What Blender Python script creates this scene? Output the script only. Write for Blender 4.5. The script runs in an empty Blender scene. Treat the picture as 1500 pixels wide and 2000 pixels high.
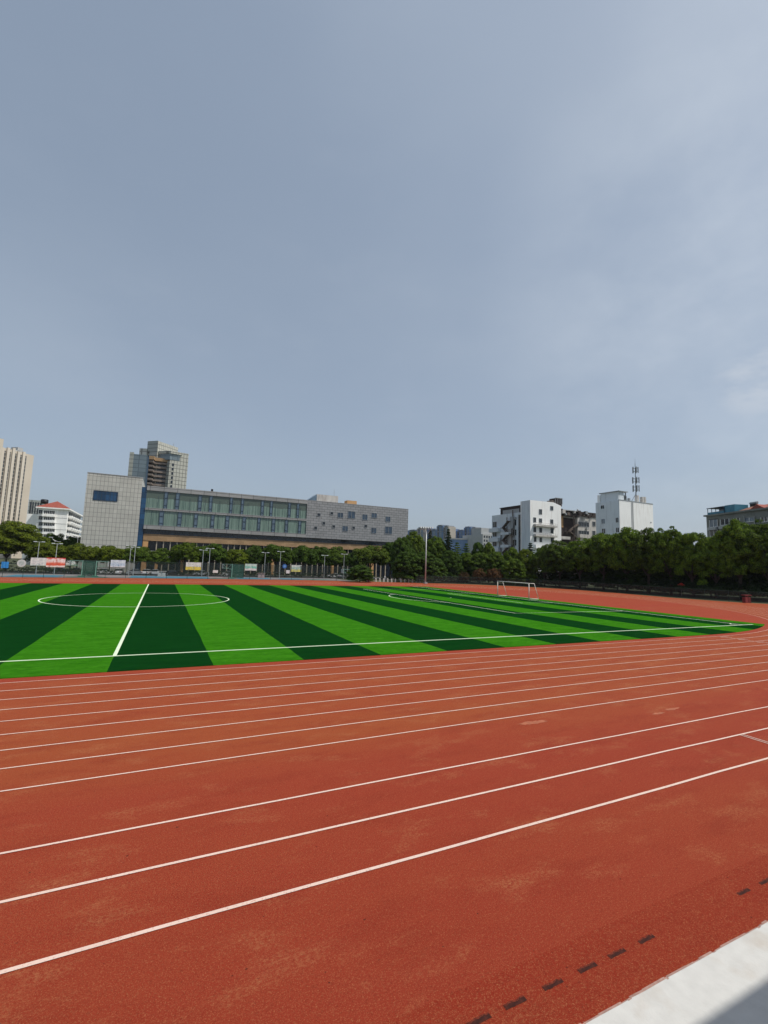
import bpy, math, random
import numpy as np
from mathutils import Vector, Matrix
sc = bpy.context.scene
R_ = math.radians

# ---------------------------------------------------------------- camera
F_PX = 899.55; PIT = 0.1127; ROL = 0.0315; YAW = 0.4449
CAM = np.array([1.6212, -25.296, 4.6764])
cy, sy = math.cos(YAW), math.sin(YAW); cp, sp = math.cos(PIT), math.sin(PIT); cr, sr = math.cos(ROL), math.sin(ROL)
r0 = np.array([cy, -sy, 0]); FW = np.array([sy*cp, cy*cp, sp]); u0 = np.array([-sy*sp, -cy*sp, cp])
RT = cr*r0 + sr*u0; UP = -sr*r0 + cr*u0
cam = bpy.data.cameras.new('camera'); camo = bpy.data.objects.new('camera', cam)
sc.collection.objects.link(camo)
cam.sensor_fit = 'VERTICAL'; cam.sensor_height = 24; cam.lens = F_PX/2000*24
cam.clip_start = 0.1; cam.clip_end = 5000
M4 = Matrix(((RT[0], UP[0], -FW[0], CAM[0]), (RT[1], UP[1], -FW[1], CAM[1]), (RT[2], UP[2], -FW[2], CAM[2]), (0, 0, 0, 1)))
camo.matrix_world = M4
sc.camera = camo
# a measured photo position turned into a real point at a known height, depth plane or distance
def ray(x, y): return FW + RT*(x-750)/F_PX + UP*(1000-y)/F_PX
def gz(x, y, z=0.0):
    d = ray(x, y); return CAM + d*(z-CAM[2])/d[2]
def at(x, y, Y):
    d = ray(x, y); return CAM + d*(Y-CAM[1])/d[1]
def fwd(x, y, dist):
    d = ray(x, y); return CAM + d*dist/(d[0]*sy + d[1]*cy)

# ---------------------------------------------------------------- light
SUN_AZ, SUN_EL = 125.0, 58.0       # azimuth clockwise from +Y
w = bpy.data.worlds.new('World'); sc.world = w; w.use_nodes = True
nt = w.node_tree; nt.nodes.clear()
wo = nt.nodes.new('ShaderNodeOutputWorld'); bg = nt.nodes.new('ShaderNodeBackground')
sky = nt.nodes.new('ShaderNodeTexSky'); sky.sky_type = 'NISHITA'; sky.sun_disc = False
sky.sun_elevation = R_(SUN_EL); sky.sun_rotation = R_(SUN_AZ)
sky.air_density = 1.0; sky.dust_density = 3.0; sky.ozone_density = 1.5
bg.inputs[1].default_value = 0.137
hs = nt.nodes.new('ShaderNodeHueSaturation'); hs.inputs['Saturation'].default_value = 0.66
nt.links.new(sky.outputs[0], hs.inputs['Color'])
# thin uneven cloud veil, fixed in the sky
tc = nt.nodes.new('ShaderNodeTexCoord')
nz = nt.nodes.new('ShaderNodeTexNoise'); nz.inputs['Scale'].default_value = 1.6; nz.inputs['Detail'].default_value = 5; nz.inputs['Roughness'].default_value = .45
mp = nt.nodes.new('ShaderNodeMapping'); mp.inputs['Scale'].default_value = (1, 1, 2.2); mp.inputs['Location'].default_value = (.3, 1.1, .2)
nt.links.new(tc.outputs['Generated'], mp.inputs[0]); nt.links.new(mp.outputs[0], nz.inputs['Vector'])
def wmix(fac, a, b_, typ='MIX'):
    x = nt.nodes.new('ShaderNodeMixRGB'); x.blend_type = typ
    for i, v in enumerate((fac, a, b_)):
        if isinstance(v, (int, float)): x.inputs[i].default_value = v
        elif isinstance(v, tuple): x.inputs[i].default_value = v+(1,)
        else: nt.links.new(v, x.inputs[i])
    return x.outputs[0]
def wramp(src, lo, hi, top):
    m_ = nt.nodes.new('ShaderNodeMapRange'); m_.interpolation_type = 'SMOOTHSTEP'; nt.links.new(src, m_.inputs[0])
    m_.inputs[1].default_value = lo; m_.inputs[2].default_value = hi; m_.inputs[3].default_value = 0; m_.inputs[4].default_value = top; return m_.outputs[0]
def wdot(v):
    d_ = nt.nodes.new('ShaderNodeVectorMath'); d_.operation = 'DOT_PRODUCT'; v = np.array(v)/np.linalg.norm(v)
    d_.inputs[1].default_value = tuple(v); nt.links.new(tc.outputs['Generated'], d_.inputs[0]); return d_.outputs['Value']
def wmul(a, b_):
    q = nt.nodes.new('ShaderNodeMath'); q.operation = 'MULTIPLY'; nt.links.new(a, q.inputs[0]); nt.links.new(b_, q.inputs[1]); return q.outputs[0]
def wnoise(sc_, scl, det=6, ro=.55, loc=(0, 0, 0)):
    m_ = nt.nodes.new('ShaderNodeMapping'); m_.inputs['Scale'].default_value = scl; m_.inputs['Location'].default_value = loc; nt.links.new(tc.outputs['Generated'], m_.inputs[0])
    z_ = nt.nodes.new('ShaderNodeTexNoise'); z_.inputs['Scale'].default_value = sc_; z_.inputs['Detail'].default_value = det; z_.inputs['Roughness'].default_value = ro; nt.links.new(m_.outputs[0], z_.inputs['Vector']); return z_.outputs[0]
VEIL = (3.6, 4.1, 4.7)
c_ = wmix(1.0, hs.outputs[0], (.97, 1.01, 1.015), 'MULTIPLY')
c_ = wmix(.5, c_, (2.2, 2.8, 3.65))
c_ = wmix(wramp(nz.outputs[0], .35, .85, .22), c_, VEIL)                              # broad thin cloud sheet
c_ = wmix(wmul(wramp(wdot(ray(1760, 560)), .80, .99, .42), wramp(wnoise(2.4, (1, 1, 1.7), 6, .6, (4, 2, 0)), .30, .72, 1.0)), c_, (4.9, 5.35, 5.9))   # bright cloud bank towards the sun
c_ = wmix(wmul(wramp(wdot(ray(1480, 742)), .9975, .9998, .34), wramp(wnoise(9, (1, 1, 2.6), 5, .6), .38, .62, 1.0)), c_, (5.0, 5.2, 5.5))             # small low cloud
c_ = wmix(wmul(wramp(wnoise(3.1, (1.2, 1, 3.2), 8, .6, (7, 1, 3)), .5, .85, .07), wramp(wnoise(.8, (1, 1, 1), 2), .4, .7, 1.0)), c_, (5.0, 5.3, 5.8))  # faint wisps
class _O: outputs = [c_]
mx = _O
nt.links.new(mx.outputs[0], bg.inputs[0]); nt.links.new(bg.outputs[0], wo.inputs[0])
sl = bpy.data.lights.new('sun', 'SUN'); sl.energy = 3.9; sl.angle = R_(0.53); sl.color = (1, .95, .87)
so = bpy.data.objects.new('sun', sl); sc.collection.objects.link(so)
sd = Vector((math.sin(R_(SUN_AZ))*math.cos(R_(SUN_EL)), math.cos(R_(SUN_AZ))*math.cos(R_(SUN_EL)), math.sin(R_(SUN_EL))))
so.rotation_euler = sd.to_track_quat('Z', 'Y').to_euler(); so.location = (40, -40, 80)
sc.view_settings.view_transform = 'Standard'; sc.view_settings.look = 'None'
sc.view_settings.exposure = 0.0; sc.view_settings.gamma = 1.0
sc.cycles.volume_step_rate = 10

# ---------------------------------------------------------------- materials
def mat(name, col, rough=.7, var=.12, vscale=.6, metal=0, bump=0, bscale=8, spec=.3, dirt=None, dscale=1.0, coords='Object'):
    m = bpy.data.materials.new(name); m.use_nodes = True; n = m.node_tree; b = n.nodes['Principled BSDF']
    b.inputs['Roughness'].default_value = rough; b.inputs['Metallic'].default_value = metal
    b.inputs['Specular IOR Level'].default_value = spec
    t = n.nodes.new('ShaderNodeTexCoord'); z = n.nodes.new('ShaderNodeTexNoise'); z.inputs['Scale'].default_value = vscale; z.inputs['Detail'].default_value = 6
    n.links.new(t.outputs[coords], z.inputs['Vector'])
    r = n.nodes.new('ShaderNodeValToRGB'); r.color_ramp.elements[0].position = .3; r.color_ramp.elements[1].position = .7
    r.color_ramp.elements[0].color = tuple(c*(1-var) for c in col)+(1,); r.color_ramp.elements[1].color = tuple(min(1, c*(1+var)) for c in col)+(1,)
    n.links.new(z.outputs[0], r.inputs[0]); out = r.outputs[0]
    if dirt:
        mpn = n.nodes.new('ShaderNodeMapping'); mpn.inputs['Scale'].default_value = (1.4, 1.4, .18)
        n.links.new(t.outputs[coords], mpn.inputs[0])
        z2 = n.nodes.new('ShaderNodeTexNoise'); z2.inputs['Scale'].default_value = dscale; z2.inputs['Detail'].default_value = 8
        n.links.new(mpn.outputs[0], z2.inputs['Vector'])
        r2 = n.nodes.new('ShaderNodeValToRGB'); r2.color_ramp.elements[0].position = .52; r2.color_ramp.elements[1].position = .8
        r2.color_ramp.elements[1].color = (.75, .75, .75, 1)
        n.links.new(z2.outputs[0], r2.inputs[0])
        x = n.nodes.new('ShaderNodeMixRGB'); x.inputs[2].default_value = dirt+(1,)
        n.links.new(r2.outputs[0], x.inputs[0]); n.links.new(out, x.inputs[1]); out = x.outputs[0]
    n.links.new(out, b.inputs['Base Color'])
    if bump:
        z3 = n.nodes.new('ShaderNodeTexNoise'); z3.inputs['Scale'].default_value = bscale; z3.inputs['Detail'].default_value = 4
        n.links.new(t.outputs[coords], z3.inputs['Vector'])
        bp = n.nodes.new('ShaderNodeBump'); bp.inputs['Strength'].default_value = bump; bp.inputs['Distance'].default_value = .02
        n.links.new(z3.outputs[0], bp.inputs['Height']); n.links.new(bp.outputs[0], b.inputs['Normal'])
    return m
def panel(name, col, joint, bw, bh, off=0.0, mortar=.02, rough=.45, var=.1, spec=.4, metal=0):
    """wall cladding: rectangular panels with thin joints; horizontal coordinate x+y, vertical z"""
    m = bpy.data.materials.new(name); m.use_nodes = True; n = m.node_tree; b = n.nodes['Principled BSDF']
    b.inputs['Roughness'].default_value = rough; b.inputs['Specular IOR Level'].default_value = spec; b.inputs['Metallic'].default_value = metal
    g = n.nodes.new('ShaderNodeNewGeometry'); s = n.nodes.new('ShaderNodeSeparateXYZ'); n.links.new(g.outputs['Position'], s.inputs[0])
    a = n.nodes.new('ShaderNodeMath'); a.operation = 'ADD'; n.links.new(s.outputs[0], a.inputs[0]); n.links.new(s.outputs[1], a.inputs[1])
    c = n.nodes.new('ShaderNodeCombineXYZ'); n.links.new(a.outputs[0], c.inputs[0]); n.links.new(s.outputs[2], c.inputs[1])
    k = n.nodes.new('ShaderNodeTexBrick'); k.offset = off; k.squash = 1
    k.inputs['Scale'].default_value = 1; k.inputs['Brick Width'].default_value = bw; k.inputs['Row Height'].default_value = bh
    k.inputs['Mortar Size'].default_value = mortar; k.inputs['Mortar Smooth'].default_value = .1
    k.inputs['Color1'].default_value = tuple(q*(1-var) for q in col)+(1,); k.inputs['Color2'].default_value = tuple(q*(1+var) for q in col)+(1,)
    k.inputs['Mortar'].default_value = joint+(1,)
    n.links.new(c.outputs[0], k.inputs[0])
    z = n.nodes.new('ShaderNodeTexNoise'); z.inputs['Scale'].default_value = .35; z.inputs['Detail'].default_value = 6; n.links.new(g.outputs['Position'], z.inputs['Vector'])
    r = n.nodes.new('ShaderNodeMapRange'); r.inputs[3].default_value = .82; r.inputs[4].default_value = 1.16; n.links.new(z.outputs[0], r.inputs[0])
    x = n.nodes.new('ShaderNodeVectorMath'); x.operation = 'SCALE'; n.links.new(k.outputs[0], x.inputs[0]); n.links.new(r.outputs[0], x.inputs['Scale'])
    n.links.new(x.outputs[0], b.inputs['Base Color'])
    return m

def math_node(n, op, a, b=None):
    q = n.nodes.new('ShaderNodeMath'); q.operation = op
    for i, v in enumerate((a, b)):
        if v is None: continue
        if isinstance(v, (int, float)): q.inputs[i].default_value = v
        else: n.links.new(v, q.inputs[i])
    return q.outputs[0]
def noise_node(n, vec, scale, detail=4, rough=.5):
    z = n.nodes.new('ShaderNodeTexNoise'); z.inputs['Scale'].default_value = scale; z.inputs['Detail'].default_value = detail; z.inputs['Roughness'].default_value = rough
    n.links.new(vec, z.inputs['Vector']); return z.outputs[0]
def ramp_node(n, fac, stops):
    r = n.nodes.new('ShaderNodeValToRGB'); e = r.color_ramp.elements
    while len(e) < len(stops): e.new(.5)
    for i, (p_, c_) in enumerate(stops):
        e[i].position = p_; e[i].color = (c_, c_, c_, 1) if isinstance(c_, (int, float)) else tuple(c_)+(1,)
    n.links.new(fac, r.inputs[0]); return r.outputs[0]
def mix_node(n, fac, a, b, typ='MIX'):
    x = n.nodes.new('ShaderNodeMixRGB'); x.blend_type = typ
    for i, v in enumerate((fac, a, b)):
        if isinstance(v, (int, float)): x.inputs[i].default_value = v
        elif isinstance(v, tuple): x.inputs[i].default_value = v+(1,)
        else: n.links.new(v, x.inputs[i])
    return x.outputs[0]
def scaled(n, vec, s):
    m_ = n.nodes.new('ShaderNodeMapping'); m_.inputs['Scale'].default_value = s; n.links.new(vec, m_.inputs[0]); return m_.outputs[0]

def track_material(name, base, orange, wear_amt, tan_hi, lanes=False):
    m = bpy.data.materials.new(name); m.use_nodes = True; n = m.node_tree; b = n.nodes['Principled BSDF']
    b.inputs['Roughness'].default_value = .9; b.inputs['Specular IOR Level'].default_value = .12
    g = n.nodes.new('ShaderNodeNewGeometry').outputs['Position']
    big = noise_node(n, scaled(n, g, (.05, .3, 1)), 1.0, 6, .6)
    f = ramp_node(n, big, [(.38, 0.), (.62, 1.)])
    if lanes:                     # the eight running lanes are an older, more orange surface than the outer strip
        s_ = n.nodes.new('ShaderNodeSeparateXYZ'); n.links.new(g, s_.inputs[0])
        yy = math_node(n, 'ADD', s_.outputs[1], math_node(n, 'MULTIPLY', math_node(n, 'SUBTRACT', noise_node(n, scaled(n, g, (.12, .6, 1)), 1, 5, .6), .5), 2.5))
        mr = n.nodes.new('ShaderNodeMapRange'); n.links.new(yy, mr.inputs[0]); mr.inputs[1].default_value = -14.6; mr.inputs[2].default_value = -12.6
        f = math_node(n, 'ADD', math_node(n, 'MULTIPLY', mr.outputs[0], .7), math_node(n, 'MULTIPLY', f, .3))
    col = mix_node(n, f, base, orange)
    med = noise_node(n, scaled(n, g, (.5, 1.3, 1)), 1.0, 9, .65)
    col = mix_node(n, ramp_node(n, med, [(.30, .5), (.5, 0.)]), col, tuple(c*q for c, q in zip(base, (.74, .5, .5))))
    # worn areas where the top coat has gone, long in the running direction, broken up by grit
    wz = noise_node(n, scaled(n, g, (.55, 1.15, 1)), 1.0, 10, .68)
    fine = noise_node(n, scaled(n, g, (17, 24, 1)), 1, 6, .75)
    wm = math_node(n, 'MULTIPLY', ramp_node(n, wz, [(.53, 0.), (.70, 1.)]), ramp_node(n, fine, [(.44, 0.), (.64, 1.)]))
    col = mix_node(n, math_node(n, 'MULTIPLY', wm, wear_amt), col, tan_hi)
    # rubber granules at several sizes
    for sc_, lo, hi, amt, cc in ((70, .52, .68, .55, tan_hi), (31, .55, .72, .38, tan_hi), (52, .30, .46, .62, tuple(c*.35 for c in base)), (19, .30, .44, .38, tuple(c*.5 for c in base))):
        z = noise_node(n, g, sc_, 3, .75)
        st = [(lo, 0.), (hi, amt)] if cc is tan_hi else [(lo, amt), (hi, 0.)]
        col = mix_node(n, ramp_node(n, z, st), col, cc)
    sp_ = noise_node(n, g, 11, 2, .5)
    col = mix_node(n, ramp_node(n, sp_, [(.235, .8), (.275, 0.)]), col, (.04, .014, .010))
    n.links.new(col, b.inputs['Base Color'])
    bp = n.nodes.new('ShaderNodeBump'); bp.inputs['Strength'].default_value = .8; bp.inputs['Distance'].default_value = .012
    n.links.new(noise_node(n, g, 45, 4, .8), bp.inputs['Height']); n.links.new(bp.outputs[0], b.inputs['Normal'])
    return m
STRIPE = 4.062
def turf_material():
    m = bpy.data.materials.new('artificial_turf'); m.use_nodes = True; n = m.node_tree; b = n.nodes['Principled BSDF']
    b.inputs['Roughness'].default_value = .95; b.inputs['Specular IOR Level'].default_value = 0.0
    g = n.nodes.new('ShaderNodeNewGeometry').outputs['Position']
    s = n.nodes.new('ShaderNodeSeparateXYZ'); n.links.new(g, s.inputs[0])
    wob = math_node(n, 'MULTIPLY', math_node(n, 'SUBTRACT', noise_node(n, scaled(n, g, (.3, .3, 1)), 1, 2), .5), .12)
    x = math_node(n, 'ADD', s.outputs[0], wob)
    md = math_node(n, 'FLOORED_MODULO', math_node(n, 'DIVIDE', x, STRIPE), 2.0)
    lt = math_node(n, 'GREATER_THAN', md, 1.0)
    v1 = noise_node(n, scaled(n, g, (.5, 1.6, 1)), 1, 9, .7); v2 = noise_node(n, scaled(n, g, (2.2, 9, 1)), 1, 6, .8)
    light = mix_node(n, ramp_node(n, v1, [(.35, 0.), (.65, 1.)]), (.023, .126, .005), (.041, .182, .009))
    dark = mix_node(n, ramp_node(n, v1, [(.35, 0.), (.65, 1.)]), (.0026, .026, .0055), (.0038, .036, .0075))
    col = mix_node(n, lt, dark, light)
    col = mix_node(n, ramp_node(n, v2, [(.33, .7), (.53, 0.)]), col, (.005, .045, .003))
    n.links.new(col, b.inputs['Base Color'])
    bp = n.nodes.new('ShaderNodeBump'); bp.inputs['Strength'].default_value = .4; bp.inputs['Distance'].default_value = .02
    n.links.new(noise_node(n, g, 25, 3, .7), bp.inputs['Height']); n.links.new(bp.outputs[0], b.inputs['Normal'])
    return m
def paint_material(name, col, wear=(.33, .07, .035), lo=.30, hi=.36):
    m = bpy.data.materials.new(name); m.use_nodes = True; n = m.node_tree; b = n.nodes['Principled BSDF']
    b.inputs['Roughness'].default_value = .75; b.inputs['Specular IOR Level'].default_value = .2
    g = n.nodes.new('ShaderNodeNewGeometry').outputs['Position']
    c = mix_node(n, ramp_node(n, noise_node(n, g, 30, 5, .75), [(lo, .8), (hi, 0.)]), col, wear)
    c = mix_node(n, ramp_node(n, noise_node(n, g, 1.3, 4, .6), [(.35, .25), (.6, 0.)]), c, tuple(q*.8 for q in col))
    n.links.new(c, b.inputs['Base Color']); return m
def leaf_material(name, ca, cb, trans=.25):
    m = bpy.data.materials.new(name); m.use_nodes = True; n = m.node_tree; b = n.nodes['Principled BSDF']
    b.inputs['Roughness'].default_value = .7; b.inputs['Specular IOR Level'].default_value = .1
    g = n.nodes.new('ShaderNodeNewGeometry'); oi = n.nodes.new('ShaderNodeObjectInfo')
    t = n.nodes.new('ShaderNodeTexCoord')
    z = noise_node(n, t.outputs['Object'], .55, 3, .6)
    f = math_node(n, 'ADD', math_node(n, 'MULTIPLY', g.outputs['Random Per Island'], .45), math_node(n, 'MULTIPLY', z, .6))
    c = mix_node(n, ramp_node(n, f, [(.32, 0.), (.72, 1.)]), ca, cb)
    c = mix_node(n, 1.0, c, oi.outputs['Color'], 'MULTIPLY')
    n.links.new(c, b.inputs['Base Color'])
    tr = n.nodes.new('ShaderNodeBsdfTranslucent'); n.links.new(mix_node(n, 1.0, c, (1.2, 1.5, .5), 'MULTIPLY'), tr.inputs[0])
    ms = n.nodes.new('ShaderNodeMixShader'); ms.inputs[0].default_value = trans
    n.links.new(b.outputs[0], ms.inputs[1]); n.links.new(tr.outputs[0], ms.inputs[2])
    n.links.new(ms.outputs[0], n.nodes['Material Output'].inputs[0]); return m
def curtain_glass():
    m = bpy.data.materials.new('curtained_glass'); m.use_nodes = True; n = m.node_tree; b = n.nodes['Principled BSDF']
    b.inputs['Roughness'].default_value = .12; b.inputs['Specular IOR Level'].default_value = .5
    g = n.nodes.new('ShaderNodeNewGeometry').outputs['Position']
    s = n.nodes.new('ShaderNodeSeparateXYZ'); n.links.new(g, s.inputs[0])
    fold_shade = noise_node(n, scaled(n, g, (3.2, .1, .09)), 1, 4, .8)  # curtain folds' light and shade painted as streaks on flat glass
    c = mix_node(n, ramp_node(n, fold_shade, [(.35, 0.), (.65, 1.)]), (.07, .12, .10), (.22, .31, .26))
    rail = math_node(n, 'GREATER_THAN', math_node(n, 'ADD', s.outputs[2], math_node(n, 'MULTIPLY', noise_node(n, scaled(n, g, (.4, .1, .01)), 1, 2), 1.0)), 22.3)
    c = mix_node(n, rail, c, (.085, .115, .095))
    n.links.new(c, b.inputs['Base Color']); return m
def banner_material(name, cols, lines=None, lc=(.2, .3, .35)):
    """cols: horizontal bands from the top; lines: broken rows standing for unreadable print"""
    m = bpy.data.materials.new(name); m.use_nodes = True; n = m.node_tree; b = n.nodes['Principled BSDF']; b.inputs['Roughness'].default_value = .6
    t = n.nodes.new('ShaderNodeTexCoord'); s = n.nodes.new('ShaderNodeSeparateXYZ'); n.links.new(t.outputs['Generated'], s.inputs[0])
    r = n.nodes.new('ShaderNodeValToRGB'); r.color_ramp.interpolation = 'CONSTANT'; e = r.color_ramp.elements
    while len(e) < len(cols): e.new(.5)
    for i, (p_, c_) in enumerate(cols): e[i].position = p_; e[i].color = tuple(c_)+(1,)
    wz = math_node(n, 'ADD', s.outputs[2], math_node(n, 'MULTIPLY', math_node(n, 'SUBTRACT', noise_node(n, t.outputs['Generated'], 2.5, 2), .5), .22))
    n.links.new(wz, r.inputs[0]); c = r.outputs[0]
    if lines:
        v = noise_node(n, scaled(n, t.outputs['Generated'], (9, 1, lines)), 1, 3, .8)
        c = mix_node(n, ramp_node(n, v, [(.53, 0.), (.6, .8)]), c, lc)
    n.links.new(c, b.inputs['Base Color']); return m

M = {}
M['ground'] = mat('dry_ground', (.10, .11, .055), .9, .3, .15, bump=.3)
M['track'] = track_material('red_rubber_track', (.240, .0285, .0140), (.258, .052, .0165), .75, (.40, .18, .08), True)
M['strip'] = track_material('red_rubber_strip', (.222, .022, .010), (.222, .026, .011), .35, (.40, .18, .08))
M['infield'] = track_material('red_rubber_infield', (.258, .031, .014), (.255, .040, .015), .35, (.36, .13, .06))
M['turf'] = turf_material()
M['line'] = paint_material('white_lane_paint', (.66, .50, .43), (.30, .07, .04), .33, .45)
M['pitchline'] = paint_material('white_turf_line', (.62, .72, .52), (.1, .3, .06))
M['apron'] = mat('pale_concrete', (.53, .525, .505), .85, .06, 5.0, bump=.2, bscale=30, dirt=(.42, .36, .3), dscale=1.4)
M['kerbedge'] = mat('broken_kerb_edge', (.36, .22, .18), .9, .3, 9, bump=.5, bscale=40)
M['sliplip'] = mat('torn_rubber_lip', (.11, .018, .008), .9, .6, 60)
M['slotdark'] = mat('slot_shade', (.042, .009, .005), .9, .5, 20)  # dark fill standing in for shade inside the slot
M['stain'] = mat('pale_track_patch', (.32, .10, .05), .85, .25, 6)
M['stain2'] = mat('dark_red_track_patch', (.27, .025, .014), .8, .25, 6)
M['courtblue'] = mat('court_blue', (.085, .27, .38), .7, .1, .3)
M['courtgrey'] = mat('court_grey', (.30, .28, .28), .8, .12, .3)
M['courtgreen'] = mat('court_green', (.06, .22, .16), .7, .12, .3)
M['asphalt'] = mat('asphalt', (.07, .07, .072), .9, .2, 1)
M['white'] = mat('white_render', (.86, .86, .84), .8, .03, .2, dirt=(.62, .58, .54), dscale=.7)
M['whiteshade'] = mat('shaded_white_render', (.62, .67, .70), .8, .05, .2, dirt=(.36, .40, .42), dscale=.8)  # shaded copy of the white render, bluish shade put into the colour
M['dirtywhite'] = mat('dirty_render', (.50, .48, .45), .9, .14, .5, dirt=(.17, .12, .10), dscale=1.6)
M['rust'] = mat('rusty_metal', (.12, .095, .08), .8, .5, 1.5)
M['darkrust'] = mat('dark_clutter', (.04, .03, .028), .8, .5, 2.0)
M['darkglass'] = mat('dark_window_glass', (.012, .018, .028), .12, .4, .8, spec=.6)
M['blueglass'] = panel('blue_curtain_wall', (.012, .055, .13), (.006, .02, .045), 1.4, 1.55, 0, .04, .15, .3, .55)
M['bluepane'] = mat('blue_window_glass', (.10, .15, .20), .12, .3, .6, spec=.6)
M['darkpane'] = mat('dark_blue_pane', (.035, .062, .10), .1, .4, .6, spec=.6)
M['blueframe'] = mat('blue_frame', (.03, .055, .09), .5, .1, 1)
M['ribbon'] = panel('ribbon_glass', (.030, .048, .075), (.008, .010, .014), 1.3, 3.0, 0, .05, .12, .5, .55)
M['curtain'] = curtain_glass()
M['stonewhite'] = panel('pale_stone_cladding', (.47, .465, .42), (.15, .155, .15), .95, 1.27, 0, .04, .6, .06, .3)
M['greypanel'] = panel('grey_metal_panels', (.27, .275, .28), (.06, .065, .07), 1.9, .84, .5, .045, .45, .08, .4)
M['greyslab'] = panel('grey_slab_panels', (.29, .29, .285), (.09, .09, .095), 3.7, 1.25, 0, .07, .5, .08, .4)
M['brown'] = panel('brown_stone', (.36, .235, .13), (.14, .09, .06), 1.7, .8, .5, .015, .7, .14, .2)
M['orange'] = mat('ochre_stone', (.50, .29, .13), .7, .14, .6)
M['cream'] = mat('cream_render', (.52, .46, .38), .8, .05, .1)
M['stonecream'] = mat('cream_stone', (.40, .355, .28), .8, .1, .5)
M['creamrib'] = mat('cream_pilaster', (.58, .52, .44), .8, .05, .1)
M['greyrender'] = mat('grey_render', (.19, .20, .185), .85, .12, .4, dirt=(.10, .10, .09), dscale=1.2)
M['greylight'] = mat('light_grey_render', (.36, .37, .37), .85, .08, .3)
M['farblue'] = mat('far_shade_blue', (.13, .21, .36), .6, .12, .3)  # blue carries the shade and distance haze of the far walls
M['farbeige'] = mat('far_beige_render', (.42, .38, .33), .8, .06, .2)
M['farcap'] = mat('far_grey_roof', (.22, .24, .27), .7, .1, .2)
M['redroof'] = mat('red_roof_tiles', (.26, .065, .045), .8, .18, 1.5)
M['dullroof'] = mat('dull_terracotta_tiles', (.22, .10, .065), .85, .3, 1.2)
M['bluetin'] = mat('blue_tin', (.05, .20, .28), .5, .15, 1)
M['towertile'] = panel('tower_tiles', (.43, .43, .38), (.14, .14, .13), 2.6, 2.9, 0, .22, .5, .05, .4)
M['towerdim'] = panel('shade_grey_tiles', (.30, .32, .30), (.11, .11, .11), 9.0, 2.9, 0, .26, .4, .05, .4)  # tower tiles darkened for shaded left faces; also the grey office block
M['towerglass'] = panel('tower_glass', (.14, .18, .205), (.07, .10, .12), 4.0, 2.9, 0, .2, .12, .18, .6)
M['balcony'] = mat('terracotta_balcony', (.20, .165, .145), .8, .12, .3)
M['metalpale'] = mat('galvanised_steel', (.50, .51, .50), .45, .08, 3, metal=.3)
M['metalgrey'] = mat('grey_paint_steel', (.30, .32, .33), .5, .1, 3, metal=.2)
M['darkmetal'] = mat('weathered_steel', (.14, .155, .16), .5, .2, 2)
M['postgreen'] = mat('dark_green_post', (.012, .035, .026), .6, .2, 2)
M['hoopgreen'] = mat('pale_green_steel', (.28, .50, .40), .55, .1, 2)
M['goalwhite'] = mat('white_goal_paint', (.74, .66, .60), .5, .06, 5)
M['hedge'] = leaf_material('hedge_leaves', (.010, .020, .007), (.024, .042, .012), .1)
M['leaf'] = leaf_material('broad_leaves', (.014, .033, .005), (.115, .180, .020), .12)
M['needle'] = leaf_material('conifer_needles', (.010, .026, .010), (.030, .058, .018), .1)
M['maroon'] = leaf_material('reddish_leaves', (.050, .026, .012), (.12, .060, .022), .15)
M['bark'] = mat('bark', (.065, .05, .038), .95, .3, 4, bump=.4)
M['binred'] = mat('faded_red_bin', (.35, .06, .06), .6, .15, 3)
M['binshade'] = mat('shaded_red_bin', (.17, .025, .025), .7, .15, 3)  # tree shade put into the bin's red
M['binpink'] = mat('pink_bin_panel', (.55, .36, .34), .6, .1, 3)
M['tyre'] = mat('tyre_rubber', (.02, .02, .02), .8, .1, 3)
M['rim'] = mat('wheel_rim', (.4, .4, .42), .35, .1, 3, metal=.7)
M['carglass'] = mat('car_glass', (.01, .012, .016), .06, .1, 1, spec=.8)
M['lamphead'] = mat('lamp_glass', (.62, .64, .65), .3, .05, 2)
M['bollard'] = mat('white_bollard', (.62, .58, .54), .7, .1, 3)
M['black'] = mat('black_tank', (.012, .010, .014), .5, .2, 1)
M['net'] = None
def mesh_net(name, col, scale, thr, wire=.06):
    m = bpy.data.materials.new(name); m.use_nodes = True; n = m.node_tree; b = n.nodes['Principled BSDF']
    b.inputs['Base Color'].default_value = col+(1,); b.inputs['Roughness'].default_value = .6
    m_tr = n.nodes.new('ShaderNodeBsdfTransparent'); ms = n.nodes.new('ShaderNodeMixShader'); ms.inputs[0].default_value = thr
    n.links.new(m_tr.outputs[0], ms.inputs[1]); n.links.new(b.outputs[0], ms.inputs[2])
    n.links.new(ms.outputs[0], n.nodes['Material Output'].inputs[0]); return m
M['net'] = mesh_net('fence_mesh', (.006, .022, .017), 30, .46)
M['netdark'] = mesh_net('dark_fence_mesh', (.012, .016, .014), 30, .5)
M['netgreen'] = mesh_net('green_net', (.02, .12, .08), 30, .6)

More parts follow.
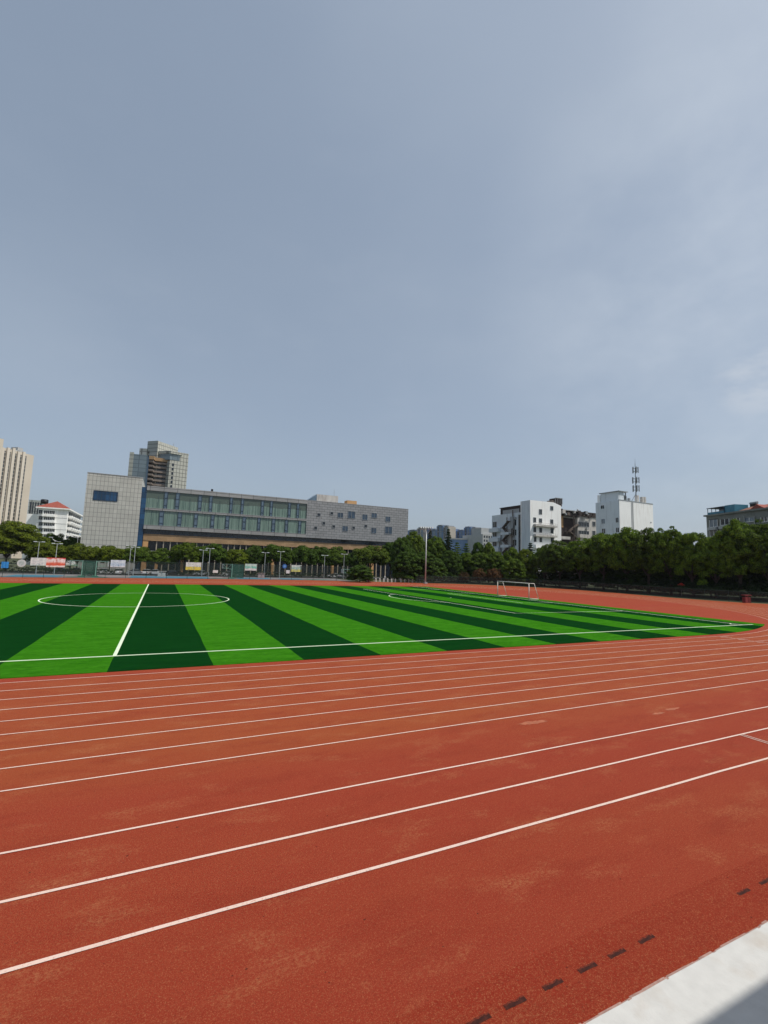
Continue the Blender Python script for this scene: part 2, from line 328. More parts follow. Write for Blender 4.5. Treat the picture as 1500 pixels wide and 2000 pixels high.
# ---------------------------------------------------------------- object helpers
col = bpy.data.collections.new('scene'); sc.collection.children.link(col)
WLOC = {}
LABELS = {}
def tag(o, label=None, cat=None, group=None, kind=None):
    if label:
        o['label'] = label
    if cat: o['category'] = cat
    if group: o['group'] = group
    if kind: o['kind'] = kind
def empty(name, loc, label, cat, group=None):
    o = bpy.data.objects.new(name, None); o.location = tuple(float(c) for c in loc); o.empty_display_size = .5; col.objects.link(o)
    WLOC[o] = np.array(o.location); tag(o, label, cat, group); return o
class MB:
    def __init__(s): s.v = []; s.f = []
    def add(s, vs, fs):
        k = len(s.v); s.v += [tuple(float(c) for c in q) for q in vs]; s.f += [tuple(i+k for i in f) for f in fs]; return s
    def box(s, x0, x1, y0, y1, z0, z1):
        return s.add([(x0, y0, z0), (x1, y0, z0), (x1, y1, z0), (x0, y1, z0), (x0, y0, z1), (x1, y0, z1), (x1, y1, z1), (x0, y1, z1)],
                     [(0, 3, 2, 1), (4, 5, 6, 7), (0, 1, 5, 4), (1, 2, 6, 5), (2, 3, 7, 6), (3, 0, 4, 7)])
    def prism(s, poly, z0, z1):
        n = len(poly); z1s = z1 if hasattr(z1, '__len__') else [z1]*n
        return s.add([(p[0], p[1], z0) for p in poly]+[(p[0], p[1], zz) for p, zz in zip(poly, z1s)],
                     [tuple(range(n))[::-1], tuple(range(n, 2*n))]+[(i, (i+1) % n, n+(i+1) % n, n+i) for i in range(n)])
    def sheet(s, poly, z): return s.add([(p[0], p[1], z) for p in poly], [tuple(range(len(poly)))])
    def quad(s, a, b, c, d): return s.add([a, b, c, d], [(0, 1, 2, 3)])
    def tube(s, a, b, r, r2=None, n=6):
        a = Vector(a); b = Vector(b); r2 = r if r2 is None else r2; d = (b-a)
        if d.length < 1e-6: return s
        d.normalize(); e = d.orthogonal().normalized(); g = d.cross(e)
        vs = [a+(e*math.cos(t)+g*math.sin(t))*r for t in [2*math.pi*i/n for i in range(n)]]+[b+(e*math.cos(t)+g*math.sin(t))*r2 for t in [2*math.pi*i/n for i in range(n)]]
        return s.add(vs, [(i, (i+1) % n, n+(i+1) % n, n+i) for i in range(n)]+[tuple(range(n))[::-1], tuple(range(n, 2*n))])
    def path(s, pts, r, n=6):
        for a, b in zip(pts[:-1], pts[1:]): s.tube(a, b, r, r, n)
        return s
    def obox(s, c, ax, hx, hy, z0, z1):
        """box turned by unit vector ax in plan, centre c, half sizes hx hy"""
        ax = np.array(ax[:2]); ay = np.array([-ax[1], ax[0]]); c = np.array(c[:2])
        return s.prism([c-ax*hx-ay*hy, c+ax*hx-ay*hy, c+ax*hx+ay*hy, c-ax*hx+ay*hy], z0, z1)
    def build(s, name, m, parent=None, smooth=False, label=None, cat=None, group=None, kind=None, origin=None):
        me = bpy.data.meshes.new(name); v = np.array(s.v)
        off = WLOC[parent] if parent is not None else (np.array(origin, float) if origin is not None else np.zeros(3))
        me.from_pydata((v-off).tolist(), [], s.f); me.materials.append(m)
        if smooth: me.polygons.foreach_set('use_smooth', [True]*len(me.polygons))
        o = bpy.data.objects.new(name, me); col.objects.link(o)
        if parent is not None: o.parent = parent; WLOC[o] = off
        else: o.location = tuple(off); WLOC[o] = off
        tag(o, label, cat, group, kind); return o
def copy_tree(o, parent=None):
    c = o.copy(); col.objects.link(c)
    if parent is not None: c.parent = parent
    for ch in [k for k in bpy.data.objects if k.parent == o]: copy_tree(ch, c)
    return c

# ---------------------------------------------------------------- ground, track, pitch
HALF, PW, YC = 51.71, 65.57, 32.785
XS, RI, LSP = 40.5, 36.77, 1.1804                 # bend start, inner line radius, lane pitch
L1 = -3.982
MB().sheet([(-1500, -400), (1500, -400), (1500, 1500), (-1500, 1500)], -.012).build('ground', M['ground'], kind='structure')
MB().sheet([(-60, 104), (140, 104), (140, 124), (-60, 124)], -.004).build('street', M['asphalt'], kind='structure')
outer = [(-150, 84), (-25, 84), (0, 88.0), (36, 90.2), (55, 85), (74, 79), (85, 70), (91.5, 58), (92, 45), (90.5, 31), (91.5, 23), (96, 16), (101, 6), (104, -8), (100, -21.45), (-150, -21.45)]
MB().sheet([(x, y) for x, y in outer][::-1], 0.0).build('running_track', M['track'], kind='structure')
MB().sheet([(-150, -21.45), (100, -21.45), (100, -20.62), (-150, -20.56)], .004).build('track_edge_strip', M['strip'], kind='structure')
def arc(cx, cy_, r, a0, a1, n): return [(cx+r*math.cos(a0+(a1-a0)*i/n), cy_+r*math.sin(a0+(a1-a0)*i/n)) for i in range(n+1)]
# red infield of the bend
inf = [(-90, -3.98)]+arc(XS, YC, RI, -math.pi/2, math.pi/2, 48)+[(-90, YC+RI)]
MB().sheet(inf, .004).build('infield', M['infield'], kind='structure')
# turf: rectangle trimmed by the bend
tl = [(-62, -3.28), (40.5, -3.25)]+[(XS+(RI-.75)*math.sin(t), YC-(RI-.75)*math.cos(t)) for t in np.linspace(.05, .42, 9)]
tl = [q for q in tl if q[0] < 55]+[(55.0, YC-math.sqrt((RI-.75)**2-14.5**2)), (55.0, 63.7), (-62, 63.7)]
MB().sheet(tl, .03).build('football_turf', M['turf'], kind='structure')
sk = MB()
for a, b in zip(tl, tl[1:]+tl[:1]): sk.quad((a[0], a[1], 0), (b[0], b[1], 0), (b[0], b[1], .03), (a[0], a[1], .03))
sk.build('turf_edge', M['turf'], kind='structure')
def strip(mb, pts, wd, z, closed=False):
    P = [np.array(q, float) for q in pts]; n = len(P); L = []; Rr = []
    for i in range(n):
        a = P[i-1] if (i > 0 or closed) else P[i]; b = P[(i+1) % n] if (i < n-1 or closed) else P[i]
        d = b-a; d /= np.linalg.norm(d); nn = np.array([-d[1], d[0]]); L.append(P[i]+nn*wd/2); Rr.append(P[i]-nn*wd/2)
    k = len(mb.v); mb.v += [(q[0], q[1], z) for q in L]+[(q[0], q[1], z) for q in Rr]
    for i in range(n if closed else n-1):
        j = (i+1) % n; mb.f.append((k+i, k+n+i, k+n+j, k+j))
random.seed(3)
lines = MB()
def wavy(x0, x1, y, amp=.008, step=3.0):
    n = int((x1-x0)/step); return [(x0+(x1-x0)*i/n, y+random.uniform(-amp, amp)) for i in range(n+1)]
for k in range(9):
    r = RI+k*LSP; y = L1-k*LSP
    strip(lines, wavy(-90, XS-.5, y)+arc(XS, YC, r, -math.pi/2, math.pi/2, 64)+wavy(-90, XS-.5, YC+r)[::-1], .045, .008)
for y, wd in ((-15.784, .052), (-17.063, .057), (-18.358, .062)):
    strip(lines, wavy(-90, 66, y, .010, 2.0), wd, .008)
for k in range(8):                                    # staggered marks over the lanes where the bend begins
    y = L1-k*LSP
    strip(lines, [(XS-.1, y-.1), (XS-.05, y-LSP+.08)], .05, .010)
    strip(lines, [(XS-.45, y-.35), (XS+.3, y-.35)], .05, .012)
    strip(lines, [(XS+.25, y-.35), (XS+.25, y-.75)], .05, .010)
for dx in (0, .13): strip(lines, [(17.38+dx, -17.10), (17.38+dx, -18.32)], .035, .010)
lines.build('track_lane_lines', M['line'], kind='structure')
pl = MB(); Z = .035
strip(pl, [(-60, 0), (HALF+1.6, 0)], .15, Z); strip(pl, [(0, 0), (0, 63.7)], .16, Z+.002)
strip(pl, [(HALF, 0), (HALF, 63.7)], .15, Z+.002)
strip(pl, arc(0, YC, 9.15, 0, 2*math.pi, 96)[:-1], .13, Z+.004, True)
strip(pl, [(HALF, YC-20.16), (HALF-16.5, YC-20.16), (HALF-16.5, YC+20.16), (HALF, YC+20.16)], .13, Z+.004)
strip(pl, [(HALF, YC-9.16), (HALF-5.5, YC-9.16), (HALF-5.5, YC+9.16), (HALF, YC+9.16)], .12, Z+.006)
aD = math.acos(5.5/9.15); strip(pl, arc(HALF-11, YC, 9.15, math.pi-aD, math.pi+aD, 24), .12, Z+.006)
strip(pl, arc(HALF, 0, 1.0, math.pi/2, math.pi, 8), .12, Z+.008); pl.sheet(arc(HALF-11, YC, .14, 0, 2*math.pi, 12)[:-1], Z+.008)
pl.build('pitch_lines', M['pitchline'], kind='structure')
# patched and bleached places on the outer lanes
def blob(cx, cy_, a, b, seed, n=26):
    rd = random.Random(seed); return [(cx+a*math.cos(t)*rd.uniform(.65, 1.15), cy_+b*math.sin(t)*rd.uniform(.6, 1.2)) for t in [2*math.pi*i/n for i in range(n)]]
st = MB(); st.sheet(blob(12.25, -14.05, .62, .13, 1), .003).sheet(blob(17.0, -14.85, .36, .07, 2), .003).sheet(blob(18.0, -14.7, .42, .09, 5), .003)
st.build('track_patches', M['stain'], kind='structure')
# concrete apron in front of the stand with a broken edge
rd = random.Random(8); edge = []; x = -60.0
while x < 90:
    if -2 < x < 30 and rd.random() < .22:
        nd = rd.uniform(.006, .018); edge += [(x, -21.452), (x+.004, -21.452-nd), (x+rd.uniform(.03, .08), -21.452-nd*.7)]; x = edge[-1][0]+.006
    edge.append((x, -21.452+rd.uniform(-.003, .003))); x += rd.uniform(.08, .45) if -2 < x < 30 else 3
MB().sheet([(-60, -24.2), (90, -24.2)]+edge[::-1], .012).build('concrete_apron', M['apron'], kind='structure')
e2 = MB()
for i in range(len(edge)-1):
    a, b = edge[i], edge[i+1]; wv = rd.uniform(.012, .035)
    e2.quad((a[0], a[1]-.002, .013), (b[0], b[1]-.002, .013), (b[0], b[1]+wv, .006), (a[0], a[1]+wv, .006))
e2.build('apron_edge', M['kerbedge'], kind='structure')
# drain slots
spots = [x for x in np.arange(2.8, 13, .5305) if not (7.9 < x < 9.5)]
known = [4.96, 5.44, 5.99, 6.54, 7.05, 7.60, 9.80, 10.38]
SLOTLAB = {4.96: 'dark drain slot in the red track, cut by the bottom edge of the photo', 5.44: 'second dark drain slot up from the bottom edge of the photo', 5.99: 'third dark drain slot up from the bottom edge of the photo',
           6.54: 'fourth dark drain slot up from the bottom edge of the photo', 7.05: 'dark drain slot second before the long gap in the row', 7.6: 'last dark drain slot before the long gap in the row',
           9.8: 'first dark drain slot after the long gap in the row', 10.38: 'dark drain slot cut by the right edge of the photo'}
for x in sorted([x for x in spots if x < 4.6]+known+[x for x in spots if x > 10.6]):
    rd = random.Random(int(x*100)); mbs = MB(); top = []; bot = []
    for i in range(9):
        u = -.15+.30*i/8; top.append((x+u*.95, -20.955+rd.uniform(-.004, .014))); bot.append((x+u*.95, -21.002+rd.uniform(-.004, .004)))
    # flat dark sheet painted as a slot's shaded depth, with raised ragged lip
    mbs.sheet(bot+top[::-1], .0075)
    if round(x, 2) not in SLOTLAB: continue
    lip = MB()
    for (a, b) in zip(top[:-1], top[1:]): lip.quad((a[0], a[1]-.012, .0085), (b[0], b[1]-.010, .0085), (b[0], b[1]+.003, .014), (a[0], a[1]+.003, .014))
    lab = SLOTLAB[round(x, 2)]
    o = mbs.build('drain_slot', M['slotdark'], label=lab, cat='drain slot', group='drain slots along the kerb', origin=(x, -20.98, 0))
    lip.build('rubber_lip', M['sliplip'], o)

# court and grass beyond the far straight
MB().sheet([(-70, 84.4), (-25, 84.3), (0, 88.3), (36, 90.5), (47, 88), (48, 104), (-70, 104)], .006).build('court_ground', M['courtgrey'], kind='structure')
cb = MB()
for x0, x1, y0, y1 in ((-26, -17.2, 86.5, 98), (-4.5, 12.5, 89.5, 102), (19, 27.5, 91.2, 101), (30, 36, 91.6, 100)):
    cb.sheet([(x0, y0), (x1, y0+(.8 if x0 < 0 else .4)), (x1, y1), (x0, y1)], .012)
cb.build('court_blue_surface', M['courtblue'], kind='structure')
cg = MB()
for x0, x1, y0, y1 in ((-16, -8.6, 87.3, 92), (12.9, 18.6, 90.6, 94), (36.5, 43, 91.2, 96)): cg.sheet([(x0, y0), (x1, y0+.6), (x1, y1), (x0, y1)], .012)
cg.build('court_green_surface', M['courtgreen'], kind='structure')

# ---------------------------------------------------------------- grandstand the camera stands on
gs = empty('grandstand', (5, -28, 0), 'concrete grandstand with flat canopy behind the white apron', 'grandstand')
MB().box(-40, 60, -40, -24.75, 0, 3.05).build('deck', M['apron'], gs)
cn = MB().box(-40, 60, -40, -25.62, 10.0, 10.3); cn.build('canopy', M['metalpale'], gs)
for x in (-34, -18, 22, 40, 56): MB().tube((x, -36, 3.05), (x, -36, 10), .2, n=10).build('column', M['metalpale'], gs)

# ---------------------------------------------------------------- goal
GX, GY = HALF+.94, YC+.22
g = empty('football_goal', (GX, GY, .03), 'white football goal without a net standing on the far goal line', 'goal')
r = .06
for s in (-1, 1): MB().tube((GX, GY+s*3.66, .03), (GX, GY+s*3.66, 2.44), r, n=10).build('post', M['goalwhite'], g, True)
MB().tube((GX, GY-3.72, 2.44), (GX, GY+3.72, 2.44), r, n=10).build('crossbar', M['goalwhite'], g, True)
for s in (-1, 1):
    MB().path([(GX, GY+s*3.66, 2.44), (GX+1.05, GY+s*3.66, 2.42), (GX+1.95, GY+s*3.66, .07), (GX, GY+s*3.66, .07)], .04, 8).build('side_frame', M['goalwhite'], g, True)
MB().tube((GX+1.95, GY-3.66, .07), (GX+1.95, GY+3.66, .07), .03).build('rear_ground_bar', M['goalwhite'], g, True)

# ---------------------------------------------------------------- building helpers
def rectwin(root, x0, x1, z0, z1, Y, m='darkglass', fr='metalpale', depth=.12, mull=1, name='window'):
    """window on a wall facing -Y: glass slightly recessed inside a proud frame"""
    t = min(.1, (x1-x0)*.12)
    o = MB().box(x0, x1, Y-.02, Y+.05, z0, z1).build(name, M[m], root)
    f = MB(); f.box(x0-t, x1+t, Y-depth, Y-.025, z1, z1+t).box(x0-t, x1+t, Y-depth, Y-.025, z0-t, z0).box(x0-t, x0, Y-depth, Y-.025, z0, z1).box(x1, x1+t, Y-depth, Y-.025, z0, z1)
    for i in range(mull):
        xm = x0+(x1-x0)*(i+1)/(mull+1); f.box(xm-t*.4, xm+t*.4, Y-depth*.7, Y-.025, z0, z1)
    WLOC[o] = WLOC[root]; f.build('frame', M[fr], o); return o
def xwin(root, y0, y1, z0, z1, X, m='darkglass', fr='metalpale', mull=1):
    """the same on a wall facing -X"""
    t = min(.1, abs(y1-y0)*.12)
    o = MB().box(X-.02, X+.05, y0, y1, z0, z1).build('window', M[m], root)
    f = MB().box(X-.12, X-.025, y0-t, y1+t, z1, z1+t).box(X-.12, X-.025, y0-t, y1+t, z0-t, z0).box(X-.12, X-.025, y0-t, y0, z0, z1).box(X-.12, X-.025, y1, y1+t, z0, z1)
    for i in range(mull):
        ym = y0+(y1-y0)*(i+1)/(mull+1); f.box(X-.1, X-.025, ym-t*.4, ym+t*.4, z0, z1)
    f.build('frame', M[fr], o); return o

# ---------------------------------------------------------------- long grey school building
Y = 125.0
mb_ = empty('school_building', (30, Y, 0), 'long grey panelled building with two curtained glass storeys over a brown colonnade', 'building')
MB().box(-18.72, -5.05, Y-.3, Y+22, 0, 27.45).build('end_block', M['stonewhite'], mb_, label='pale stone end block with one blue window')
a = at(184, 958, Y-.3); c = at(228.5, 980, Y-.3); c1 = at(183, 976, Y-.3)
rectwin(mb_, a[0], c[0], c1[2], a[2], Y-.3, 'blueglass', 'blueframe', .1, 5)
MB().box(-18.8, -4.98, Y-.4, Y+22.1, 27.45, 27.6).build('coping', M['greylight'], mb_)
MB().box(-5.05, -3.72, Y+.3, Y+20, 0, 24.9).build('stair_glazing', M['blueglass'], mb_, label='tall narrow blue glass strip')
XR = 83.15; XG = 44.55; ZT = 25.4
core = MB().box(-3.72, XR, Y+.45, Y+26, 12.7, ZT-.3); core.build('upper_volume', M['greyslab'], mb_)
MB().box(-3.72, XG, Y, Y+.45, 24.05, ZT).build('parapet', M['greyslab'], mb_)
MB().box(-3.72, XG, Y, Y+.45, 18.3, 18.95).build('floor_band', M['greyslab'], mb_)
MB().box(-3.72, XG, Y, Y+.45, 12.7, 13.9).build('floor_band', M['greyslab'], mb_)
MB().box(XG, XR, Y, Y+.45, 12.7, ZT+.02).build('panel_wall', M['greypanel'], mb_, label='grey metal panel wall with scattered windows')
MB().box(XR-.02, XR+.2, Y+.02, Y+26, 12.7, ZT).build('side_wall', M['greypanel'], mb_)
for z0, z1 in ((18.95, 24.05), (13.9, 18.3)): MB().box(-3.72, XG, Y+.3, Y+.44, z0, z1).build('curtained_glazing', M['curtain'], mb_)
up = [(321, 328), (343.4, 351), (387.4, 394.4), (409, 415), (449, 454.6), (471, 476.2), (510, 515.6), (527.6, 532.7), (562.8, 568), (579.7, 584.5)]
lo = [(311, 320), (347, 355), (379, 386), (411.6, 418.3), (440.4, 447.4), (473.3, 480), (502.7, 508), (530.5, 537), (556.3, 562), (582.3, 587.7)]
for L, z0, z1, zp in ((up, 19.0, 24.0, (19.9, 22.1)), (lo, 13.95, 18.25, (14.6, 16.6))):
    for p0, p1 in L:
        pyy = 945+(p0-300)*.12 + (25 if L is up else 65)
        x0 = at(p0, pyy, Y)[0]; x1 = at(p1, pyy, Y)[0]
        o = MB().box(x0, x1, Y+.2, Y+.29, z0, z1).build('casement_bay', M['bluepane'], mb_)
        MB().box(x0, x0+.09, Y+.08, Y+.2, z0, z1).box(x1-.09, x1, Y+.08, Y+.2, z0, z1).box(x0+.09, x1-.09, Y+.1, Y+.2, zp[0], zp[0]+.1).box(x0+.09, x1-.09, Y+.1, Y+.2, zp[1], zp[1]+.1).build('frame', M['blueframe'], o)
for x in np.arange(-2, XG, 3.1): MB().box(x, x+.05, Y+.24, Y+.3, 13.9, 18.3).build('mullion', M['blueframe'], mb_)
for x in np.arange(-.5, XG, 4.3): MB().box(x, x+.05, Y+.24, Y+.3, 18.95, 22.6).build('mullion', M['blueframe'], mb_)
S = 4.6875
for cx, cy_, ww, hh in [(576, 353, 26, 26), (694, 340, 24, 24), (773, 357, 46, 48), (874, 354, 60, 68), (997, 375, 42, 52), (1082, 360, 44, 46), (1208, 393, 40, 48), (621, 431, 24, 26), (546, 474, 24, 26), (711, 461, 24, 24), (816, 480, 46, 48), (893, 473, 22, 24), (1004, 457, 22, 24), (1078, 497, 42, 48), (1213, 495, 60, 68)]:
    pA = at(500+(cx-ww/2)/S, 930+(cy_-hh/2)/S, Y); pB = at(500+(cx+ww/2)/S, 930+(cy_+hh/2)/S, Y)
    big = ww > 30
    rectwin(mb_, pA[0], pB[0], pB[2], pA[2], Y-.01, 'darkpane' if big else 'darkglass', 'metalgrey', .1, 1 if big else 0)
MB().box(-3.6, 80.5, Y+1.6, Y+1.8, 11.3, 12.68).build('ribbon_window', M['ribbon'], mb_)
MB().box(-3.6, 79.0, Y+.7, Y+1.55, 9.35, 11.3).build('brown_band', M['brown'], mb_)
MB().box(-3.0, 79, Y+2.2, Y+2.5, 0, 9.35).build('ground_floor_glazing', M['darkglass'], mb_)
MB().box(-3.6, 79, Y+2.6, Y+26, 0, 12.68).build('inner_wall', M['darkrust'], mb_)
MB().box(-3.6, -2.2, Y+.8, Y+2.2, 0, 9.34).build('corner_pier', M['orange'], mb_)
x = -.1
while x < 76:
    MB().box(x, x+.26, Y+1.0, Y+1.5, 0, 9.34).build('pilaster', M['stonecream'], mb_); x += 1.83
MB().box(-2.2, 76, Y+1.6, Y+2.15, 6.0, 6.5).build('spandrel', M['greylight'], mb_)
for px, wpx in ((279.5, 7), (305, 5), (355, 5), (532, 5), (649.5, 5), (726, 8)):
    q = at(px, 1106, Y-.3); MB().box(q[0]-wpx*.075, q[0]+wpx*.075, Y-.6, Y+.6, 0, 6.3).build('porch_pier', M['orange'], mb_)
MB().box(2.6, 9.2, Y-2.6, Y-.7, 4.6, 5.1).build('entrance_canopy', M['greylight'], mb_)
MB().box(79, 91, Y+3, Y+14, 0, 5.6).build('low_annex', M['orange'], mb_, label='low ochre annex at the right end')
for i in range(4): rectwin(mb_, 80.3+i*2.6, 81.5+i*2.6, 1.0, 4.0, Y+3, 'darkglass', 'cream', .1, 1)
# roof clutter
MB().box(49.6, 57.6, Y+6, Y+12, ZT-.3, 28.6).build('roof_plant_room', M['dirtywhite'], mb_, label='pale rooftop plant room')
MB().add([(44.8, Y+6, ZT-.2), (49.55, Y+6, ZT-.2), (49.55, Y+6, 28.5), (44.8, Y+12, ZT-.2), (49.55, Y+12, ZT-.2), (49.55, Y+12, 28.5)], [(0, 1, 2), (5, 4, 3), (0, 2, 5, 3), (0, 3, 4, 1)]).build('sloping_rooflight', M['bluepane'], mb_)
MB().box(60.8, 64.5, Y+5, Y+8, ZT-.3, 27.3).build('cooling_unit', M['orange'], mb_, label='orange rooftop cooling unit')
MB().tube((56, Y+6, 28.5), (56, Y+6, 31), .05).build('antenna', M['metalgrey'], mb_)
MB().box(13.9, 14.5, Y+.5, Y+1, ZT, ZT+.75).build('roof_camera', M['black'], mb_)

# ---------------------------------------------------------------- tall office tower behind
TY = 345.0
def TX(px, py=905): return at(px, py, TY)[0]
def TZ(py, px=305): return at(px, py, TY)[2]
tw = empty('office_tower', (TX(305), TY, 0), 'tall pale tiled office tower with terracotta balconies rising behind the grey building', 'tower')
k = .384
def T(px, depth): return (TX(px)+0.0, TY+depth)
MB().prism([T(284.5, 6), T(305, 0), T(346, 15), T(346, 30), T(284.5, 26)], 0, TZ(860.5)).build('core_left', M['towertile'], tw)
MB().prism([T(284.0, 6), T(304.9, -.3), T(304.9, .1), T(284.3, 6.4)], 40, TZ(860.5)+.1).build('core_shade_face', M['towerdim'], tw)  # thin darker sheet paints shade on the core's left face
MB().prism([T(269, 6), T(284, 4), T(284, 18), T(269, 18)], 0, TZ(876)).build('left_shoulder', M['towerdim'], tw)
MB().prism([T(253, -6), T(261, -7), T(261, 8), T(253, 8)], 0, TZ(892)).build('left_pier', M['towertile'], tw)
MB().prism([T(261, -6.5), T(288, -8), T(288, 6), T(261, 6)], 0, TZ(895)).build('glass_wing', M['towerglass'], tw)
MB().prism([T(288, -7), T(291, -6), T(291, 2), T(288, 2)], 0, TZ(897)).build('dark_reveal', M['blueframe'], tw)
MB().prism([T(291, 1), T(326, 1), T(326, 8), T(291, 8)], 0, TZ(897)).build('recess_wall', M['darkglass'], tw)
zt = TZ(898)
for i in range(9):
    z0 = zt-3.05*(i+1)*1.05
    MB().prism([T(291, -5.5), T(300, -6.2), T(302, -1.6), T(326, -1.6), T(326, 1), T(291, 1)], z0, z0+1.35).build('balcony', M['balcony'], tw)
MB().prism([T(291, -6), T(301, -6.8), T(303, -2), T(331, -2.4), T(331, 1.2), T(291, 1.2)], zt-1.2, zt+1.2).build('balcony_roof', M['brown'], tw)
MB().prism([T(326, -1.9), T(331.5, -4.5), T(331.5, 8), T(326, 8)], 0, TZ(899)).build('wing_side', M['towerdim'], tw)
MB().prism([T(331.5, -4.6), T(367, -1.5), T(367, 16), T(331.5, 16)], 0, TZ(885, 350)).build('right_wing', M['towertile'], tw)
MB().prism([T(309, 1.1), T(331, -4.9), T(353, -2.7), T(353, 5), T(331, 8), T(309, 8)], TZ(897), TZ(885)).build('sky_lounge', M['towerglass'], tw)
MB().prism([T(308, .3), T(332, -5.8), T(354, -3.2), T(354, 6), T(331, 9), T(308, 9)], TZ(885), TZ(880)).build('lounge_roof', M['towertile'], tw)
for i in range(7):
    zz = zt-4-i*3.2; MB().prism([T(336.3, -4.4), T(339.8, -4.1), T(339.8, -3.5), T(336.3, -3.5)], zz, zz+1.9).build('window', M['darkglass'], tw)
for px in (287, 290.5, 301): 
    for py in (881, 889): MB().prism([T(px, 4.8), T(px+1.8, 4.1), T(px+1.8, 7), T(px, 7)], TZ(py+4), TZ(py)).build('window', M['darkglass'], tw)
MB().tube(T(336.5, 20)+(TZ(873),), T(336.5, 20)+(TZ(850),), .18).build('mast', M['metalgrey'], tw)

# ---------------------------------------------------------------- cream high-rises at far left
def highrise(name, pa, pb, ztop, label, top_extra):
    a = gz(pa[0], pa[1], ztop); c = gz(pb[0], pb[1], ztop); d = (c-a)[:2]; L = np.linalg.norm(d); d = d/L; n_ = np.array([-d[1], d[0]])
    root = empty(name, (a[0], a[1], 0), label, 'tower block', 'cream high-rise flats at the far left')
    a2 = a[:2]
    MB().prism([a2, a2+d*L, a2+d*L+n_*14, a2+n_*14], 0, ztop).build('wall', M['cream'], root)
    nb = 5; end = L*.22; fl = ztop/29
    for i in range(nb):
        u0 = (L-end)*i/nb; wd = (L-end)/nb
        MB().prism([a2+d*(u0+wd*.05)-n_*.1, a2+d*(u0+wd*.97)-n_*.1, a2+d*(u0+wd*.97)+n_*.3, a2+d*(u0+wd*.05)+n_*.3], 2, ztop-2).build('window_bay', M['farwin'], root)
        MB().prism([a2+d*(u0+.1)-n_*.9, a2+d*(u0+wd*.52)-n_*.9, a2+d*(u0+wd*.52)+n_*.2, a2+d*(u0+.1)+n_*.2], 0, ztop+(i % 3)*.8).build('pilaster', M['creamrib'], root)
    for (u, l, h) in top_extra:
        u *= L; l *= L
        MB().prism([a2+d*u+n_*3, a2+d*(u+l)+n_*3, a2+d*(u+l)+n_*9, a2+d*u+n_*9], ztop-1, ztop+h).build('roof_house', M['greylight'], root)
    return root
M['farwin'] = panel('stacked_flat_windows', (.035, .04, .045), (.36, .33, .28), 9.0, 2.9, 0, .30, .3, .4, .5)
hr = highrise('residential_tower', (2, 873), (66.5, 890), 81.5, 'cream high-rise with vertical pilasters ending in a plain blank gable wall', [(.40, .25, 1.5), (.58, .16, 4)])
hr2 = highrise('residential_tower', (-70, 838), (7.5, 858), 86.0, 'taller cream high-rise cut by the left edge of the photo', [(.75, .2, 3)])

# ---------------------------------------------------------------- white flats with red hipped roof
Y = 202.4
rf = empty('apartment_house', (-40, Y, 0), 'white five-storey flats with red hipped roof behind the left trees', 'building')
xl, xr = at(72, 1020, Y)[0], at(133, 994, Y)[0]; ztp = at(133, 996, Y)[2]
MB().box(xl, xr, Y, Y+34, 0, ztp).build('wall', M['white'], rf)
e = .8; zr = ztp+.5; yr = Y+5
MB().box(xl-e, xr+e, Y-e, Y+35, ztp, zr).build('eaves', M['white'], rf)
MB().add([(xl-e, Y-e, zr), (xr+e, Y-e, zr), (xr+e, Y+12, zr), (xl-e, Y+12, zr), ((xl+xr)/2+.3, Y+4.5, zr+3.2), ((xl+xr)/2+.3, Y+8, zr+3.2)],
         [(0, 1, 4), (1, 2, 5, 4), (2, 3, 5), (3, 0, 4, 5)]).build('roof', M['redroof'], rf)
MB().box(xl+1, xl+6.5, Y+9, Y+16, ztp+.4, at(70, 985, Y+9)[2]).build('stair_head', M['white'], rf)
for i, py in enumerate((1001, 1012.5, 1024, 1035.5, 1047)):
    z1 = at(100, py-3.5, Y)[2]; z0 = at(100, py+3.2, Y)[2]
    o = rectwin(rf, at(86, py, Y)[0], at(107, py, Y)[0], z0, z1, Y, 'darkglass', 'white', .2, 5)
    rectwin(rf, at(76, py, Y)[0], at(82.5, py, Y)[0], z0, z1, Y, 'darkglass', 'metalgrey', .3, 1)
    MB().box(at(84, py, Y)[0], at(108.5, py, Y)[0], Y-1.1, Y-.02, z0-1.1, z0-.15).build('balcony', M['white'], rf)
    MB().box(xl-.05, xr+.06, Y-.06, Y-.01, z0-1.4, z0-1.25).build('joint_line', M['greylight'], rf)
    for j in range(6):
        yy = Y+2.5+j*5.2
        bx = MB().box(xr+.02, xr+1.3, yy, yy+3.4, z0-1.2, z0).build('balcony', M['white'], rf)
        MB().box(xr+.02, xr+.14, yy-.3, yy+3.7, z0, z1+.2).build('window', M['darkglass'], rf)
        MB().box(xr+.2, xr+1.35, yy+.2, yy+3.2, z1+.1, z1+.25).box(xr+1.2, xr+1.35, yy+1.5, yy+1.65, z0, z1+.1).build('balcony_frame', M['metalgrey'], rf)
MB().box(at(52, 1010, Y+3)[0], xl-.03, Y+3, Y+20, 0, at(60, 1003.5, Y+3)[2]).build('side_wing', M['white'], rf)
q = fwd(86.5, 984, 300)
bt = empty('water_tank', (q[0], q[1], q[2]), 'black water tank on a roof beside the red hipped roof', 'tank')
q0 = fwd(80, 984, 240); q1 = fwd(93, 984, 240); z1 = fwd(86, 976.5, 240)[2]
bt.location = tuple((q0+q1)/2); WLOC[bt] = np.array(bt.location)
MB().tube(tuple((q0+q1)/2), ((q0+q1)[0]/2, (q0+q1)[1]/2, z1), 1.7, 1.7, 16).build('drum', M['black'], bt, True)
MB().tube(((q0+q1)[0]/2, (q0+q1)[1]/2, z1), ((q0+q1)[0]/2, (q0+q1)[1]/2, z1+.25), 1.75, 1.3, 16).build('lid', M['black'], bt, True)
st_ = MB()
